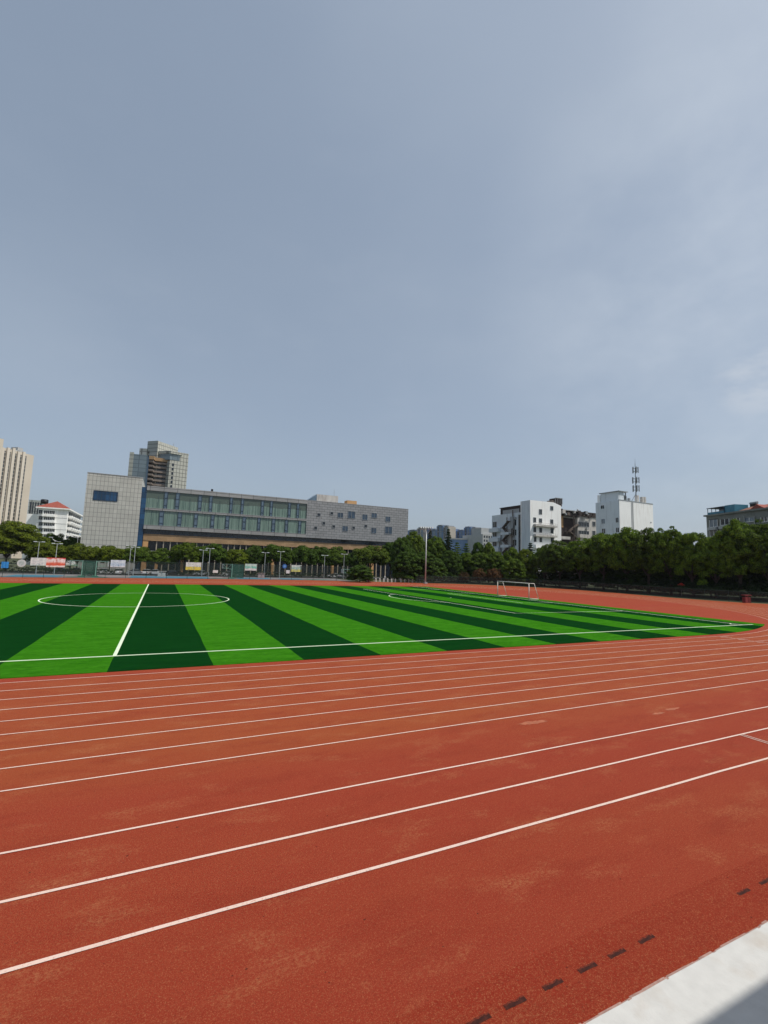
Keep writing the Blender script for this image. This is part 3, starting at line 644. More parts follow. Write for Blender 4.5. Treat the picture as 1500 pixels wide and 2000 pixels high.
for dx in (-1.1, 1.1): st_.tube(((q0+q1)[0]/2+dx, (q0+q1)[1]/2, ztp), ((q0+q1)[0]/2+dx, (q0+q1)[1]/2, q0[2]), .15)
st_.build('stand', M['metalgrey'], bt)
a = fwd(57, 976, 330); c = fwd(78, 978, 330)
gb = empty('office_block', (a[0], a[1], 0), 'distant grey gridded office block between cream tower and red roof', 'building')
MB().box(a[0], c[0], a[1], a[1]+14, 0, a[2]).build('wall', M['towerdim'], gb)
for i in range(5): MB().box(a[0]+.8+i*1.5, a[0]+1.5+i*1.5, a[1]-.1, a[1]+.05, 20, a[2]-1.5).build('window_strip', M['darkglass'], gb)

# ---------------------------------------------------------------- white laboratory buildings on the right
XA, YA, ZA = 120.2, 100.9, 29.4
wa = empty('white_building', (130, 104, 0), 'white windowed block with balconies, rusty stairs and rooftop tanks, left of the pair', 'building')
def AX(px, py): return at(px, py, YA)[0]
def AZ(px, py): return at(px, py, YA)[2]
xe = AX(1100, 1030)
MB().prism([(XA, YA), (131.5, YA), (xe-1.2, YA), (xe, YA+1.0), (xe, YA+5), (XA, YA+5)], 0, [ZA, AZ(1080, 981), AZ(1094, 987.5), AZ(1096, 989), AZ(1096, 989), ZA]).build('front_block', M['white'], wa)
MB().prism([(XA-.03, YA+.02), (XA, YA+.02), (XA, YA+4.4), (XA-.03, YA+4.4)], 0, ZA-.05).build('shaded_side_face', M['whiteshade'], wa)  # thin sheet of shaded render over the side away from the sun
def win_px(root, px0, px1, py0, py1, yy, fr='metalgrey', m='darkglass', mull=1):
    A = at(px0, (py0+py1)/2, yy); B = at(px1, (py0+py1)/2, yy)
    return rectwin(root, A[0], B[0], at((px0+px1)/2, py1, yy)[2], at((px0+px1)/2, py0, yy)[2], yy, m, fr, .12, mull)
for px0, px1, py0, py1 in [(1053, 1058, 995, 1004), (1075, 1080, 989, 996), (1042, 1046.5, 1011, 1020), (1053, 1058, 1013, 1021.5), (1075, 1080, 1015, 1024), (1042, 1046.5, 1030, 1039), (1053.5, 1058, 1031, 1040), (1075.5, 1080.5, 1032, 1041.5), (1043, 1047, 1049, 1058), (1054, 1058, 1050, 1058.5), (1076, 1081, 1051, 1060)]:
    win_px(wa, px0, px1, py0, py1, YA)
for py in (1022, 1041.5):
    z1 = AZ(1060, py); z0 = AZ(1060, py+7)
    bl = MB().box(AX(1041.5, py), AX(1083.5, py), YA-1.3, YA-.02, z0, z1-.6); o = bl.build('balcony', M['dirtywhite'], wa)
    rl = MB().box(AX(1041.5, py), AX(1083.5, py), YA-1.34, YA-1.24, z1-.1, z1)
    for xx in np.linspace(AX(1042, py), AX(1083, py), 12): rl.box(xx-.03, xx+.03, YA-1.32, YA-1.26, z1-.6, z1-.1)
    rl.build('railing', M['dirtywhite'], o)
MB().box(AX(1042, 1066), AX(1083, 1066), YA-1.2, YA-.02, AZ(1060, 1072), AZ(1060, 1065)).build('lower_canopy', M['white'], wa)
# wing that runs back from the corner, shade put into its render colour
ZW = 25.4
MB().box(XA+.05, xe, YA+5.0, 122.4, 0, ZW).build('rear_wing', M['whiteshade'], wa, label='shade-tinted rear wing with pipes and fire stairs')
MB().box(XA+.7, XA+7, YA+5.02, 118, ZW, ZW+2.6).build('roof_room', M['darkrust'], wa)
MB().box(XA+.55, XA+8, YA+5.02, 118.5, ZW+2.6, ZW+2.8).build('roof_canopy', M['darkrust'], wa)
MB().box(XA+.6, XA+.69, YA+6.4, 116.5, ZW, ZW+1.6).build('roof_screen', M['greylight'], wa)
MB().box(XA-.03, XA+.04, YA+5.0, YA+6.1, 0, 24.5).build('vertical_slit', M['darkglass'], wa)
for z in (20.6, 16.9, 13.1, 9.4, 5.6):
    xwin(wa, YA+7.2, YA+9.0, z, z+2.2, XA+.04, 'darkglass', 'whiteshade')
    xwin(wa, 119.4, 121.6, z, z+2.2, XA+.04, 'darkglass', 'whiteshade')
for z in (18.6, 14.8, 11.0):
    MB().box(XA-1.4, XA+.04, 117, 122.6, z, z+1.5).build('balcony', M['whiteshade'], wa)
fs = MB(); zz = 3.0; side = 0
while zz < 20:
    ya, yb = (111.2, 114.4) if side == 0 else (114.4, 111.2)
    fs.add([(XA-1.6, ya, zz), (XA-.4, ya, zz), (XA-.4, yb, zz+2.4), (XA-1.6, yb, zz+2.4), (XA-1.6, ya, zz+.35), (XA-.4, ya, zz+.35), (XA-.4, yb, zz+2.75), (XA-1.6, yb, zz+2.75)], [(0, 1, 2, 3), (4, 7, 6, 5), (0, 3, 7, 4), (1, 5, 6, 2), (0, 4, 5, 1), (3, 2, 6, 7)])
    fs.box(XA-1.7, XA, yb-.8, yb+.8, zz+2.4, zz+2.6); zz += 2.4; side = 1-side
MB().box(XA-.02, XA+.04, 110.9, 114.8, 2, 19.5).build('stair_recess', M['dirtywhite'], wa)
for z in (7.6, 12.4, 17.2): MB().box(XA-1.75, XA-1.65, 110.6, 115.0, z, z+1.0).box(XA-1.75, XA, 110.55, 110.65, z, z+1.0).build('landing_parapet', M['whiteshade'], wa)
o = fs.build('fire_stairs', M['rust'], wa, label='rusty zigzag fire stairs')
pp = MB()
for y_, z1, r_ in ((109.7, 26.5, .22), (110.4, 22, .15), (116.4, 18, .18), (117.2, 15, .14), (113, 24, .15), (108.9, 23, .12)): pp.tube((XA-.35, y_, 0), (XA-.35, y_, z1), r_)
pp.build('pipes', M['rust'], wa)
MB().box(XA-.8, XA-.05, 109.2, 110.8, 19.5, 24.0).build('duct', M['metalgrey'], wa)
for y_, z in ((109.0, 15.2), (109.5, 21.5), (108.6, 23.0)): MB().box(XA-.5, XA, y_-.45, y_+.45, z, z+.8).build('air_conditioner', M['greylight'], wa)
# rooftop tanks
q = at(1083, 985, YA+3)
tk = empty('rooftop_tank', (q[0], YA+3, 27), 'rusty cluster of boxy water tanks on the roof of the left white building', 'tank')
MB().box(q[0]-2.6, q[0]+2.4, YA+1.6, YA+4.4, AZ(1083, 986), AZ(1083, 982.5)).build('stand', M['rust'], tk)
MB().box(q[0]-1.2, q[0]+2.2, YA+1.4, YA+4.4, AZ(1083, 982.3), AZ(1083, 971)).build('tank_box', M['darkrust'], tk)
MB().box(q[0]-2.9, q[0]-1.3, YA+1.6, YA+4.0, AZ(1083, 982.3), AZ(1083, 976)).build('tank_box', M['rust'], tk)
tf = MB()
for xx in np.linspace(q[0]-1.3, q[0]+2.3, 4): tf.box(xx-.06, xx+.06, YA+1.25, YA+1.38, AZ(1083, 982), AZ(1083, 970.6))
tf.box(q[0]-1.4, q[0]+2.4, YA+1.2, YA+1.36, AZ(1083, 971.2), AZ(1083, 970)); tf.build('frame', M['metalgrey'], tk)

# recessed link between the white blocks
YL = 110.0
lk = empty('link_building', (145, YL, 0), 'low stained link building with dark roof clutter between the two white blocks', 'building')
def LX(px): return at(px, 1020, YL)[0]
def LZ(py): return at(1130, py, YL)[2]
xlk0 = xe+.05; xlk1 = LX(1163)
MB().box(xlk0, LX(1128), YL+1.2, YL+10, 0, LZ(1004)).build('left_bay', M['dirtywhite'], lk)
MB().box(LX(1128), xlk1+1.5, YL, YL+10, 0, LZ(1008)).build('right_bay', M['dirtywhite'], lk)
MB().box(xlk0, LX(1130), YL-.6, YL+8, LZ(1010), LZ(1000.5)).build('roof_shed', M['darkrust'], lk, label='dark rusty roof shed')
MB().box(xlk0, LX(1131), YL-1.2, YL+8, LZ(1000.3), LZ(999)).build('shed_roof', M['greylight'], lk)
MB().box(LX(1130.5), xlk1+1, YL-.3, YL+6, LZ(1008), LZ(999)).build('roof_cage', M['darkrust'], lk)
MB().box(LX(1099), LX(1103.5), YL+.9, YL+1.18, LZ(1032), LZ(1010)).build('rust_streak_panel', M['orange'], lk)
MB().box(xlk0+.3, LX(1128)-.3, YL+1.05, YL+1.19, 3, LZ(1013)).build('dark_shade_panel', M['darkrust'], lk)  # flat dark panel carrying rust and the bay's painted shadow
rq = random.Random(5)
for i in range(26):
    x0 = rq.uniform(xlk0, LX(1158)); z0 = rq.uniform(LZ(1011), LZ(1001)); w_ = rq.uniform(.3, 1.6)
    MB().box(x0, x0+w_, YL-1.0-rq.uniform(0, .6), YL-.65, z0, z0+rq.uniform(.3, 1.4)).build('roof_clutter', M[rq.choice(['rust', 'darkrust', 'metalgrey', 'dirtywhite', 'darkrust'])], lk)
for z in (6.0, 9.6, 13.2, 16.8):
    MB().box(xlk0+.2, LX(1112), YL-.4, YL+1.0, z, z+.25).box(xlk0+.2, LX(1112), YL-.45, YL-.38, z+.25, z+1.2).build('balcony', M['dirtywhite'], lk)
    MB().box(LX(1130), LX(1152), YL-.5, YL-.02, z+1.2, z+2.6).build('balcony_front', M['dirtywhite'], lk)
ls = MB(); zz = 2; side = 0; xa_, xb_ = LX(1110), LX(1126)
while zz < LZ(1012)-3:
    p, q_ = (xa_, xb_) if side == 0 else (xb_, xa_)
    ls.add([(p, YL-.9, zz), (p, YL+.3, zz), (q_, YL+.3, zz+3), (q_, YL-.9, zz+3), (p, YL-.9, zz+.4), (p, YL+.3, zz+.4), (q_, YL+.3, zz+3.4), (q_, YL-.9, zz+3.4)], [(0, 1, 2, 3), (4, 7, 6, 5), (0, 3, 7, 4), (1, 5, 6, 2), (0, 4, 5, 1), (3, 2, 6, 7)])
    ls.box(min(q_, q_+1.2*(1 if q_ > p else -1)), max(q_, q_+1.2*(1 if q_ > p else -1)), YL-.9, YL+.9, zz+2.9, zz+3.1); zz += 3.0; side = 1-side
ls.build('fire_stairs', M['rust'], lk)
MB().tube((LX(1117), YL-1, 0), (LX(1117), YL-1, LZ(1010)), .18).build('downpipe', M['rust'], lk)
for px0, px1, py0, py1 in ((1130, 1150, 1020, 1028.5), (1157, 1162.5, 1019, 1027.5), (1130, 1150, 1037, 1045), (1157, 1162.5, 1037, 1045)): win_px(lk, px0, px1, py0, py1, YL, 'greylight', 'darkglass', 3 if px1-px0 > 8 else 1)
MB().box(LX(1143), LX(1147), YL-.7, YL-.15, LZ(1033), LZ(1029)).build('air_conditioner', M['greylight'], lk)

XB, YB = 149.3, 87.0
wb = empty('white_building', (158, 92, 0), 'white cube-like block carrying a phone mast, right of the pair', 'building')
def BX(px, py=1010): return at(px, py, YB)[0]
def BZ(px, py): return at(px, py, YB)[2]
ZB = 30.4; XE = BX(1275.5, 1000)
MB().box(XB, XE, YB, 97.1, 0, ZB).build('wall', M['white'], wb)
MB().box(XB-.04, XB, YB+.01, 97.1, 0, ZB-.02).build('shaded_side_face', M['whiteshade'], wb)  # side sheet with shade painted into its render
def YBf(px):   # on the -X face
    d = ray(px, 1010); return CAM[1]+d[1]*(XB-CAM[0])/d[0]
def zBf(px, py):
    d = ray(px, py); return CAM[2]+d[2]*(XB-CAM[0])/d[0]
for px0, px1, py0, py1 in ((1174.5, 1180.5, 987.5, 994), (1175, 1181.5, 1014, 1023), (1203, 1208, 1011.5, 1020.5), (1175.5, 1182, 1033, 1042), (1203, 1209, 1031, 1040)):
    y1_, y0_ = YBf(px0), YBf(px1); xwin(wb, y0_, y1_, zBf(px0, py1), zBf(px0, py0), XB-.04, 'bluepane' if py0 == 1014 else 'darkglass', 'whiteshade')
MB().box(XB-.06, XE+.04, YB-.06, YB+.3, ZB-.1, ZB+.25).build('coping', M['metalgrey'], wb)
o = MB().box(BX(1236, 1015), BX(1237, 1015)+.05, YB-.12, YB-.01, 0, ZB-.1).box(BX(1233.5), BX(1234.2), YB-.1, YB-.01, 0, ZB-.1); o.build('downpipe', M['greylight'], wb)
rectwin(wb, BX(1270.5, 1020), BX(1272, 1020), BZ(1271, 1021.5), BZ(1271, 1019.5), YB, 'darkglass', 'metalgrey', .05, 0)
# roof room
yr0, yr1 = YB+.8, YB+8.4
MB().box(XB+.8, XB+3.6, yr0, yr1, ZB, zBf(1200, 960)).build('roof_room', M['whiteshade'], wb)
MB().box(XB+.4, XB+5.4, yr0-.5, yr1+.5, zBf(1200, 960), zBf(1200, 958.6)).build('roof_slab', M['metalgrey'], wb)
MB().box(XB+4.6, XB+4.9, yr0, yr0+.3, ZB, zBf(1200, 960)).box(XB+3.7, XB+5.1, yr0+.6, yr0+3, ZB, ZB+2.4).build('roof_stair', M['metalgrey'], wb)
MB().box(XB+.3, XB+1.1, 95.6, 96.5, ZB, zBf(1168, 967)).build('vent_stack', M['white'], wb)
for px, h in ((1228, 2.0), (1235, 1.4)): MB().box(BX(px)-.3, BX(px)+.3, YB+.8, YB+1.6, ZB, ZB+h).build('roof_box', M['metalgrey'], wb)
for px, h in ((1252, 2.9), (1262, 2.6), (1266, 2.7)): MB().box(BX(px)-.45, BX(px)+.45, YB+.9, YB+2, ZB, ZB+h).build('vent_stack', M['dirtywhite'], wb)
# phone mast
myp = YB+3; mxp = float(at(1242, 960, myp)[0])
def MZ(py): return at(1241, py, myp)[2]
ms = empty('phone_mast', (mxp, myp, ZB), 'slim steel phone mast with three tiers of antennas on the right white block', 'antenna mast')
MB().tube((mxp, myp, ZB), (mxp, myp, MZ(905)), .22, .08, 8).tube((mxp, myp, MZ(905)), (mxp, myp, MZ(896)), .05, .03).build('pole', M['darkmetal'], ms)
for py, rr, hh in ((918, .95, 2.3), (938, 1.15, 2.3), (954, 1.1, 2.4)):
    zz = MZ(py)
    for k_ in range(5):
        t = k_*2*math.pi/5+.4; xx, yy = mxp+rr*math.cos(t), myp+rr*math.sin(t)
        MB().box(xx-.16, xx+.16, yy-.1, yy+.1, zz-hh/2, zz+hh/2).tube((mxp, myp, zz-.6), (xx, yy, zz-.6), .06).tube((mxp, myp, zz+.6), (xx, yy, zz+.6), .06).build('panel_antenna', M['darkmetal'], ms)
for t in (0.2, 2.3, 4.4): MB().tube((mxp, myp, MZ(964)), (mxp+2.4*math.cos(t), myp+2.0*math.sin(t), ZB), .09).build('stay', M['metalgrey'], ms)

# ---------------------------------------------------------------- grey flats at far right
P0 = np.array([163.1, 65.4]); dv = np.array([-.33, -.944]); nv = np.array([.944, -.33]); ZR = 23.6
ra = empty('apartment_block', (P0[0], P0[1], 0), 'weathered grey flats with blue roof terrace and red roofs at the right edge', 'building')
def RP(u, v): return P0+dv*u+nv*v
def Rbox(u0, u1, v0, v1, z0, z1): return MB().prism([RP(u0, v0), RP(u1, v0), RP(u1, v1), RP(u0, v1)], z0, z1)
Rbox(0, 48, 0, 12, 0, ZR).build('wall', M['greyrender'], ra)
Rbox(-.4, 48, -.7, 12.4, ZR, ZR+.5).build('cornice', M['greyrender'], ra)
def RU(px, py=1020):
    d = ray(px, py); # intersect vertical plane of the face
    t_ = ((P0-CAM[:2])@nv)/(d[:2]@nv); q = CAM+d*t_; return float((q[:2]-P0)@dv), float(q[2])
def rwin(px0, px1, py0, py1, m_='bluepane'):
    u0, _ = RU(px0, (py0+py1)/2); u1, _ = RU(px1, (py0+py1)/2); z1 = RU((px0+px1)/2, py0)[1]; z0 = RU((px0+px1)/2, py1)[1]
    o = MB().prism([RP(u0, -.02), RP(u1, -.02), RP(u1, .05), RP(u0, .05)], z0, z1).build('window', M[m_], ra)
    f = MB()
    for a_, b_ in ((u0-.12, u0), (u1, u1+.12), ((u0+u1)/2-.06, (u0+u1)/2+.06)): f.prism([RP(a_, -.12), RP(b_, -.12), RP(b_, -.03), RP(a_, -.03)], z0, z1)
    f.prism([RP(u0-.12, -.14), RP(u1+.12, -.14), RP(u1+.12, -.03), RP(u0-.12, -.03)], z0-.12, z0)
    f.build('frame', M['white'], o)
rwin(1386.5, 1401.5, 1015, 1029); rwin(1387.5, 1402, 1036, 1048, 'darkglass'); rwin(1408, 1424, 1014, 1025, 'darkglass')
u0 = RU(1385, 1030)[0]; u1 = RU(1404, 1030)[0]; Rbox(u0, u1, -.015, -.004, 2, ZR-1.0).build('bay_surround', M['darkrust'], ra); rwin(1434, 1445, 1012, 1019, 'darkglass'); rwin(1487, 1499, 1010, 1019, 'darkglass')
rwin(1455, 1473, 1011, 1018.5, 'bluepane')
for px0, px1, py in ((1385, 1402, 1029), (1407, 1425, 1026)):
    u0 = RU(px0, py)[0]; u1 = RU(px1, py)[0]; zz = RU(px0, py)[1]; Rbox(u0, u1, -.8, -.03, zz-1.2, zz-.3).build('window_ledge', M['greylight'], ra)
for px in (1455, 1475):
    u = RU(px, 1012)[0]; MB().tube(tuple(RP(u, -.3))+(RU(px, 1025)[1],), tuple(RP(u, -.3))+(RU(px, 1008)[1],), .12).build('downpipe', M['greylight'], ra)
u1 = RU(1413, 1000)[0]; u2 = RU(1433, 1000)[0]
Rbox(.3, u1, .2, 6, ZR+.5, ZR+1.3).build('terrace_parapet', M['bluetin'], ra)
fr_ = MB()
for u in np.linspace(.4, u1, 5): fr_.prism([RP(u-.07, .2), RP(u+.07, .2), RP(u+.07, .34), RP(u-.07, .34)], ZR+.5, ZR+2.6)
fr_.prism([RP(.2, 0), RP(u1, 0), RP(u1, 6), RP(.2, 6)], ZR+2.6, ZR+2.75); fr_.build('terrace_frame', M['blueframe'], ra)
Rbox(.8, u1, 4, 4.1, ZR+.5, ZR+2.6).build('terrace_glass', M['bluepane'], ra)
Rbox(u1+.05, u2, .4, 5, ZR+.5, ZR+2.9).build('blue_shed', M['bluetin'], ra)
u3 = RU(1500, 990)[0]+12
MB().add([tuple(RP(u2+.6, .3))+(ZR+.5,), tuple(RP(u3, .3))+(ZR+.5,), tuple(RP(u3, 5))+(ZR+2.3,), tuple(RP(u2+1.5, 5))+(ZR+2.3,), tuple(RP(u2+.6, 9))+(ZR+.5,), tuple(RP(u3, 9))+(ZR+.5,)], [(0, 1, 2, 3), (3, 2, 5, 4), (0, 3, 4), (1, 5, 2)]).build('roof', M['dullroof'], ra)
ud = RU(1464, 995)[0]
MB().add([tuple(RP(ud, .1))+(ZR+.6,), tuple(RP(ud+4.5, .1))+(ZR+.6,), tuple(RP(ud+2.2, .1))+(ZR+1.9,), tuple(RP(ud+2.2, 3.6))+(ZR+1.9,), tuple(RP(ud, 2))+(ZR+.6,), tuple(RP(ud+4.5, 2))+(ZR+.6,)], [(0, 1, 2), (0, 2, 3, 4), (1, 5, 3, 2)]).build('dormer', M['redroof'], ra)
ut = RU(1441, 990)[0]; c_ = RP(ut, 5.5)
wt = empty('rooftop_tank', (c_[0], c_[1], ZR+3), 'small dark solar water heater on the red roof at right', 'tank')
MB().tube(tuple(RP(ut-1.2, 5.5))+(ZR+3.3,), tuple(RP(ut+1.2, 5.5))+(ZR+3.3,), .4, n=10).build('drum', M['metalgrey'], wt)
MB().prism([RP(ut-.9, 5), RP(ut+.9, 5), RP(ut+.9, 6), RP(ut-.9, 6)], ZR+1.6, ZR+3.0).build('stand', M['darkrust'], wt)

# ---------------------------------------------------------------- distant apartment blocks
def far_block(pxc, pyc, dist, wY, segs, label):
    c = fwd(pxc, pyc, dist); X0, Y0, Zt = c
    root = empty('apartment_block', (X0, Y0, 0), label, 'building', 'distant blue and beige housing blocks')
    y = Y0; z = Zt
    for i, (dl, dz, jut) in enumerate(segs):
        z = Zt+dz
        MB().box(X0-jut, X0+wY, y, y+dl, 0, z).build('wing', M['farblue'] if i else M['farbeige2'], root)
        MB().box(X0-jut-.9, X0+wY*.9, y+dl*.15, y+dl*.75, z, z+1.0).build('roof_cap', M['farcap'], root)
        MB().box(X0-jut-.25, X0-jut-.02, y+dl*.2, y+dl*.45, 0, z-1).build('window_strip', M['bluepane'], root)
        MB().box(X0-jut-.2, X0-jut-.02, y+dl*.6, y+dl*.85, 0, z-1).build('window_strip', M['darkglass'], root)
        for q in range(3): MB().box(X0-jut-.5, X0+wY+.1, y-.3, y+dl, z-7-q*9, z-6.4-q*9).build('floor_band', M['farcap'], root)
        y += dl
    MB().box(X0, X0+wY, Y0-.5, Y0-.31, 0, Zt-1).build('end_wall', M['farbeige'], root)
    return root
M['farbeige2'] = M['farbeige']
far_block(876, 1028, 520, 9.5, [(10, 0, 0), (14, 1.5, .8), (18, -2.5, 0), (20, .5, .8), (20, -3, 0), (22, -1, .8), (24, -4, 0)], 'distant stepped blue and beige block seen right of the tall floodlight mast')
far_block(930.5, 1031, 540, 8.5, [(10, 0, 0), (14, 1.5, .8), (18, -1.5, 0), (20, .5, .8), (20, -4, 0), (24, -3, .8)], 'distant stepped blue and beige block midway between floodlight mast and white building')
far_block(800, 1037, 640, 10, [(14, 0, 0), (20, .5, .8), (20, -2, 0)], 'distant low block peeping over the trees left of the floodlight mast')
far_block(830, 1030.5, 560, 16, [(20, 0, 0), (22, -2, .8)], 'distant beige block directly behind the floodlight mast head')
c = fwd(943, 1043, 400)
o = empty('apartment_block', (c[0], c[1], 0), 'grey flats just left of the white building, behind the trees', 'building')
MB().box(c[0], c[0]+16, c[1], c[1]+30, 0, c[2]).build('wall', M['greylight'], o)
MB().box(c[0]+3, c[0]+16, c[1]+6, c[1]+20, c[2], c[2]+6).build('roof_storey', M['greylight'], o)
for i in range(4):
    for j in range(3): rectwin(o, c[0]+1+i*2.6, c[0]+2.6+i*2.6, c[2]-3.2-j*3.4, c[2]-1.2-j*3.4, c[1], 'darkglass', 'greylight', .1, 0)
c = fwd(872, 1053, 420)
o = empty('sports_hall', (c[0], c[1], 0), 'long low grey hall in front of the distant blue blocks', 'building')
e_ = fwd(950, 1053, 420)
MB().prism([(c[0], c[1]), (e_[0], e_[1]), (e_[0]+10, e_[1]+20), (c[0]+10, c[1]+20)], 0, c[2]).build('wall', M['farblue'], o)
MB().prism([(c[0], c[1]-.5), (e_[0], e_[1]-.5), (e_[0]+10, e_[1]+20), (c[0]+10, c[1]+20)], c[2], c[2]+1.2).build('roof', M['greylight'], o)

# ---------------------------------------------------------------- vegetation
def leaf_cloud(seed, clumps, per, leaf, flat=.35):
    """clumps: (centre, radius, squash). Leaves are small quads scattered over each clump's shell"""
    rg = np.random.default_rng(seed); V = []
    for (c, r, sq) in clumps:
        n = int(per*r*r)
        if n < 4: continue
        d = rg.normal(size=(n, 3)); d /= np.linalg.norm(d, axis=1)[:, None]
        d[:, 2] = np.where(d[:, 2] < -.15, -d[:, 2], d[:, 2])
        rad = r*(rg.uniform(.25, 1.0, n)**.3)*rg.uniform(.93, 1.07, n)
        p = np.array(c)+d*rad[:, None]*np.array([1, 1, sq])
        nn = d+rg.normal(scale=.38, size=(n, 3)); nn[:, 2] += .2; nn /= np.linalg.norm(nn, axis=1)[:, None]
        t = np.cross(nn, rg.normal(size=(n, 3))); t /= np.linalg.norm(t, axis=1)[:, None]; b = np.cross(nn, t)
        s = leaf*rg.uniform(.6, 1.25, n)[:, None]
        V.append(np.stack([p-t*s*.5, p-b*s*flat, p+t*s*.5, p+b*s*flat], 1))
    return np.concatenate(V).reshape(-1, 3)
def cloud_mesh(name, V, m):
    me = bpy.data.meshes.new(name); n = len(V)//4
    me.vertices.add(len(V)); me.vertices.foreach_set('co', V.astype(np.float32).ravel())
    me.loops.add(4*n); me.loops.foreach_set('vertex_index', np.arange(4*n, dtype=np.int32))
    me.polygons.add(n); me.polygons.foreach_set('loop_start', np.arange(0, 4*n, 4, dtype=np.int32)); me.polygons.foreach_set('loop_total', np.full(n, 4, np.int32))
    me.update(); me.validate(); me.materials.append(m); return me
def round_crown(seed, w_, h_, zc, nc, cr_, per, leaf, inner=True):
    """domed crown of bunched leaf clumps: rounder above, ragged below, with bulges and hollows"""
    rg = np.random.default_rng(seed); cl = []
    ph = rg.uniform(0, 6.28, 6); ga = math.pi*(3-math.sqrt(5))
    for i in range(nc):
        u = 1-1.62*(i+.5)/nc; a = ga*i+rg.uniform(-.25, .25); q = math.sqrt(max(0, 1-u*u))
        dx, dy = q*math.cos(a), q*math.sin(a)
        bulge = .86+.10*math.sin(2*a+ph[0]+2*u)+.08*math.sin(3*a+ph[1]-3*u)+.06*math.sin(5*a+ph[2]+5*u)+rg.uniform(-.07, .05)
        cl.append(((dx*w_*.5*bulge, dy*w_*.5*bulge, zc+u*h_*.5*(bulge if u > 0 else bulge*1.05)), cr_*rg.uniform(.65, 1.3), .82))
    if inner:
        for _ in range(nc//4):
            d = rg.normal(size=3)*.3; cl.append(((d[0]*w_*.5, d[1]*w_*.5, zc+d[2]*h_*.4), cr_*1.5, .8))
    return leaf_cloud(seed+1, cl, per, leaf)
def cone_crown(seed, w_, h_, z0, tiers, per, leaf, droop=.12):
    rg = np.random.default_rng(seed); cl = []
    for i in range(tiers):
        u = i/(tiers-1); z = z0+h_*u; rad = w_*.5*(1-u)**.8+.15; nb = max(3, int(3+rad*3.2)); ph = rg.uniform(0, 6)
        for k_ in range(nb):
            a = ph+2*math.pi*k_/nb+rg.uniform(-.2, .2); L = rad*rg.uniform(.7, 1.15)
            for t in np.linspace(.25, 1, max(2, int(L/.55))):
                cl.append(((math.cos(a)*L*t, math.sin(a)*L*t, z-L*t*droop+rg.uniform(-.1, .1)), .42*(1.25-.5*t), .42))
    return leaf_cloud(seed+1, cl, per, leaf, .25)
def fit_cloud(V, W0, H0):
    r = np.percentile(np.hypot(V[:, 0], V[:, 1]), 97); V = V*np.array([W0/2/r, W0/2/r, 1]); V[:, 2] *= H0/np.percentile(V[:, 2], 99.8)
    q = V.reshape(-1, 4, 3); c = q.mean(1); rr = np.hypot(c[:, 0], c[:, 1])/(W0/2); keep = (c[:, 2] < H0*1.02) & (rr < 1.10); return q[keep].reshape(-1, 3)
def full_crown(seed, w_, h_, nc, cr_, per, leaf):
    """crown that hangs down to the ground: clumps over a tall bell-shaped shell"""
    rg = np.random.default_rng(seed); cl = []
    for i in range(nc):
        u = rg.uniform(0, 1)**.9; a = rg.uniform(0, 2*math.pi); prof = math.sqrt(max(.02, 1-((u-.35)/.66)**2)) if u > .35 else .88+.12*u/.35
        rr = w_*.5*prof*rg.uniform(.62, 1.0); cl.append(((rr*math.cos(a), rr*math.sin(a), .5+u*(h_-1.1)), cr_*rg.uniform(.65, 1.4), .75))
    for _ in range(nc//5): cl.append(((rg.normal()*w_*.14, rg.normal()*w_*.14, rg.uniform(.15, .75)*h_), cr_*1.5, .8))
    return leaf_cloud(seed+1, cl, per, leaf)
def trunk_mesh(seed, h_, r_, spread, top):
    rg = random.Random(seed); m_ = MB(); m_.tube((0, 0, 0), (.05*h_, 0, h_), r_, r_*.7, 8)
    for i in range(5):
        a = i*2*math.pi/5+rg.uniform(-.3, .3); m_.tube((.05*h_, 0, h_*.96), (math.cos(a)*spread*.5, math.sin(a)*spread*.5, h_+(top-h_)*.5), r_*.55, r_*.3, 6)
        m_.tube((math.cos(a)*spread*.5, math.sin(a)*spread*.5, h_+(top-h_)*.5), (math.cos(a+.3)*spread*.8, math.sin(a+.3)*spread*.8, top), r_*.3, r_*.1, 5)
    m_.tube((.05*h_, 0, h_*.96), (0, 0, top), r_*.6, r_*.15, 6)
    me = bpy.data.meshes.new('trunk'); me.from_pydata(m_.v, [], m_.f); me.materials.append(M['bark']); return me
# prototypes: nominal width, nominal total height, crown meshes, trunk mesh
PROT = {}
NW, NH = 7.0, 7.5
PROT['street'] = (7.0, 7.5, [cloud_mesh('crown', fit_cloud(round_crown(10+i, 7.0, 5.4, 4.8, 64, .9, 330, .25), NW, NH), M['leaf']) for i in range(4)], trunk_mesh(1, 2.6, .16, 2.2, 5.6))
NW, NH = 12.0, 13.0
PROT['camphor'] = (12.0, 13.0, [cloud_mesh('crown', fit_cloud(round_crown(30+i, 12.0, 10.5, 7.4, 120, 1.15, 260, .30), NW, NH), M['leaf']) for i in range(4)], trunk_mesh(2, 3.5, .3, 4, 9))
NW, NH = 12.0, 12.0
PROT['full'] = (12.0, 12.0, [cloud_mesh('crown', fit_cloud(full_crown(90+i, 12.0, 12.0, 230, 1.0, 230, .30), NW, NH), M['leaf']) for i in range(4)], trunk_mesh(7, 4, .25, 3, 9))
NW, NH = 6.0, 11.0
PROT['feather'] = (6.0, 11.0, [cloud_mesh('crown', fit_cloud(cone_crown(50+i, 6.0, 10.0, 1.0, 16, 210, .40, -.1), NW, NH), M['leaf']) for i in range(2)], trunk_mesh(3, 4, .18, .6, 10))
NW, NH = 7.0, 12.0
PROT['cedar'] = (7.0, 12.0, [cloud_mesh('crown', fit_cloud(cone_crown(60+i, 7.0, 10.8, .8, 20, 260, .36, .22), NW, NH), M['needle']) for i in range(2)], trunk_mesh(4, 6, .2, .5, 11.3))
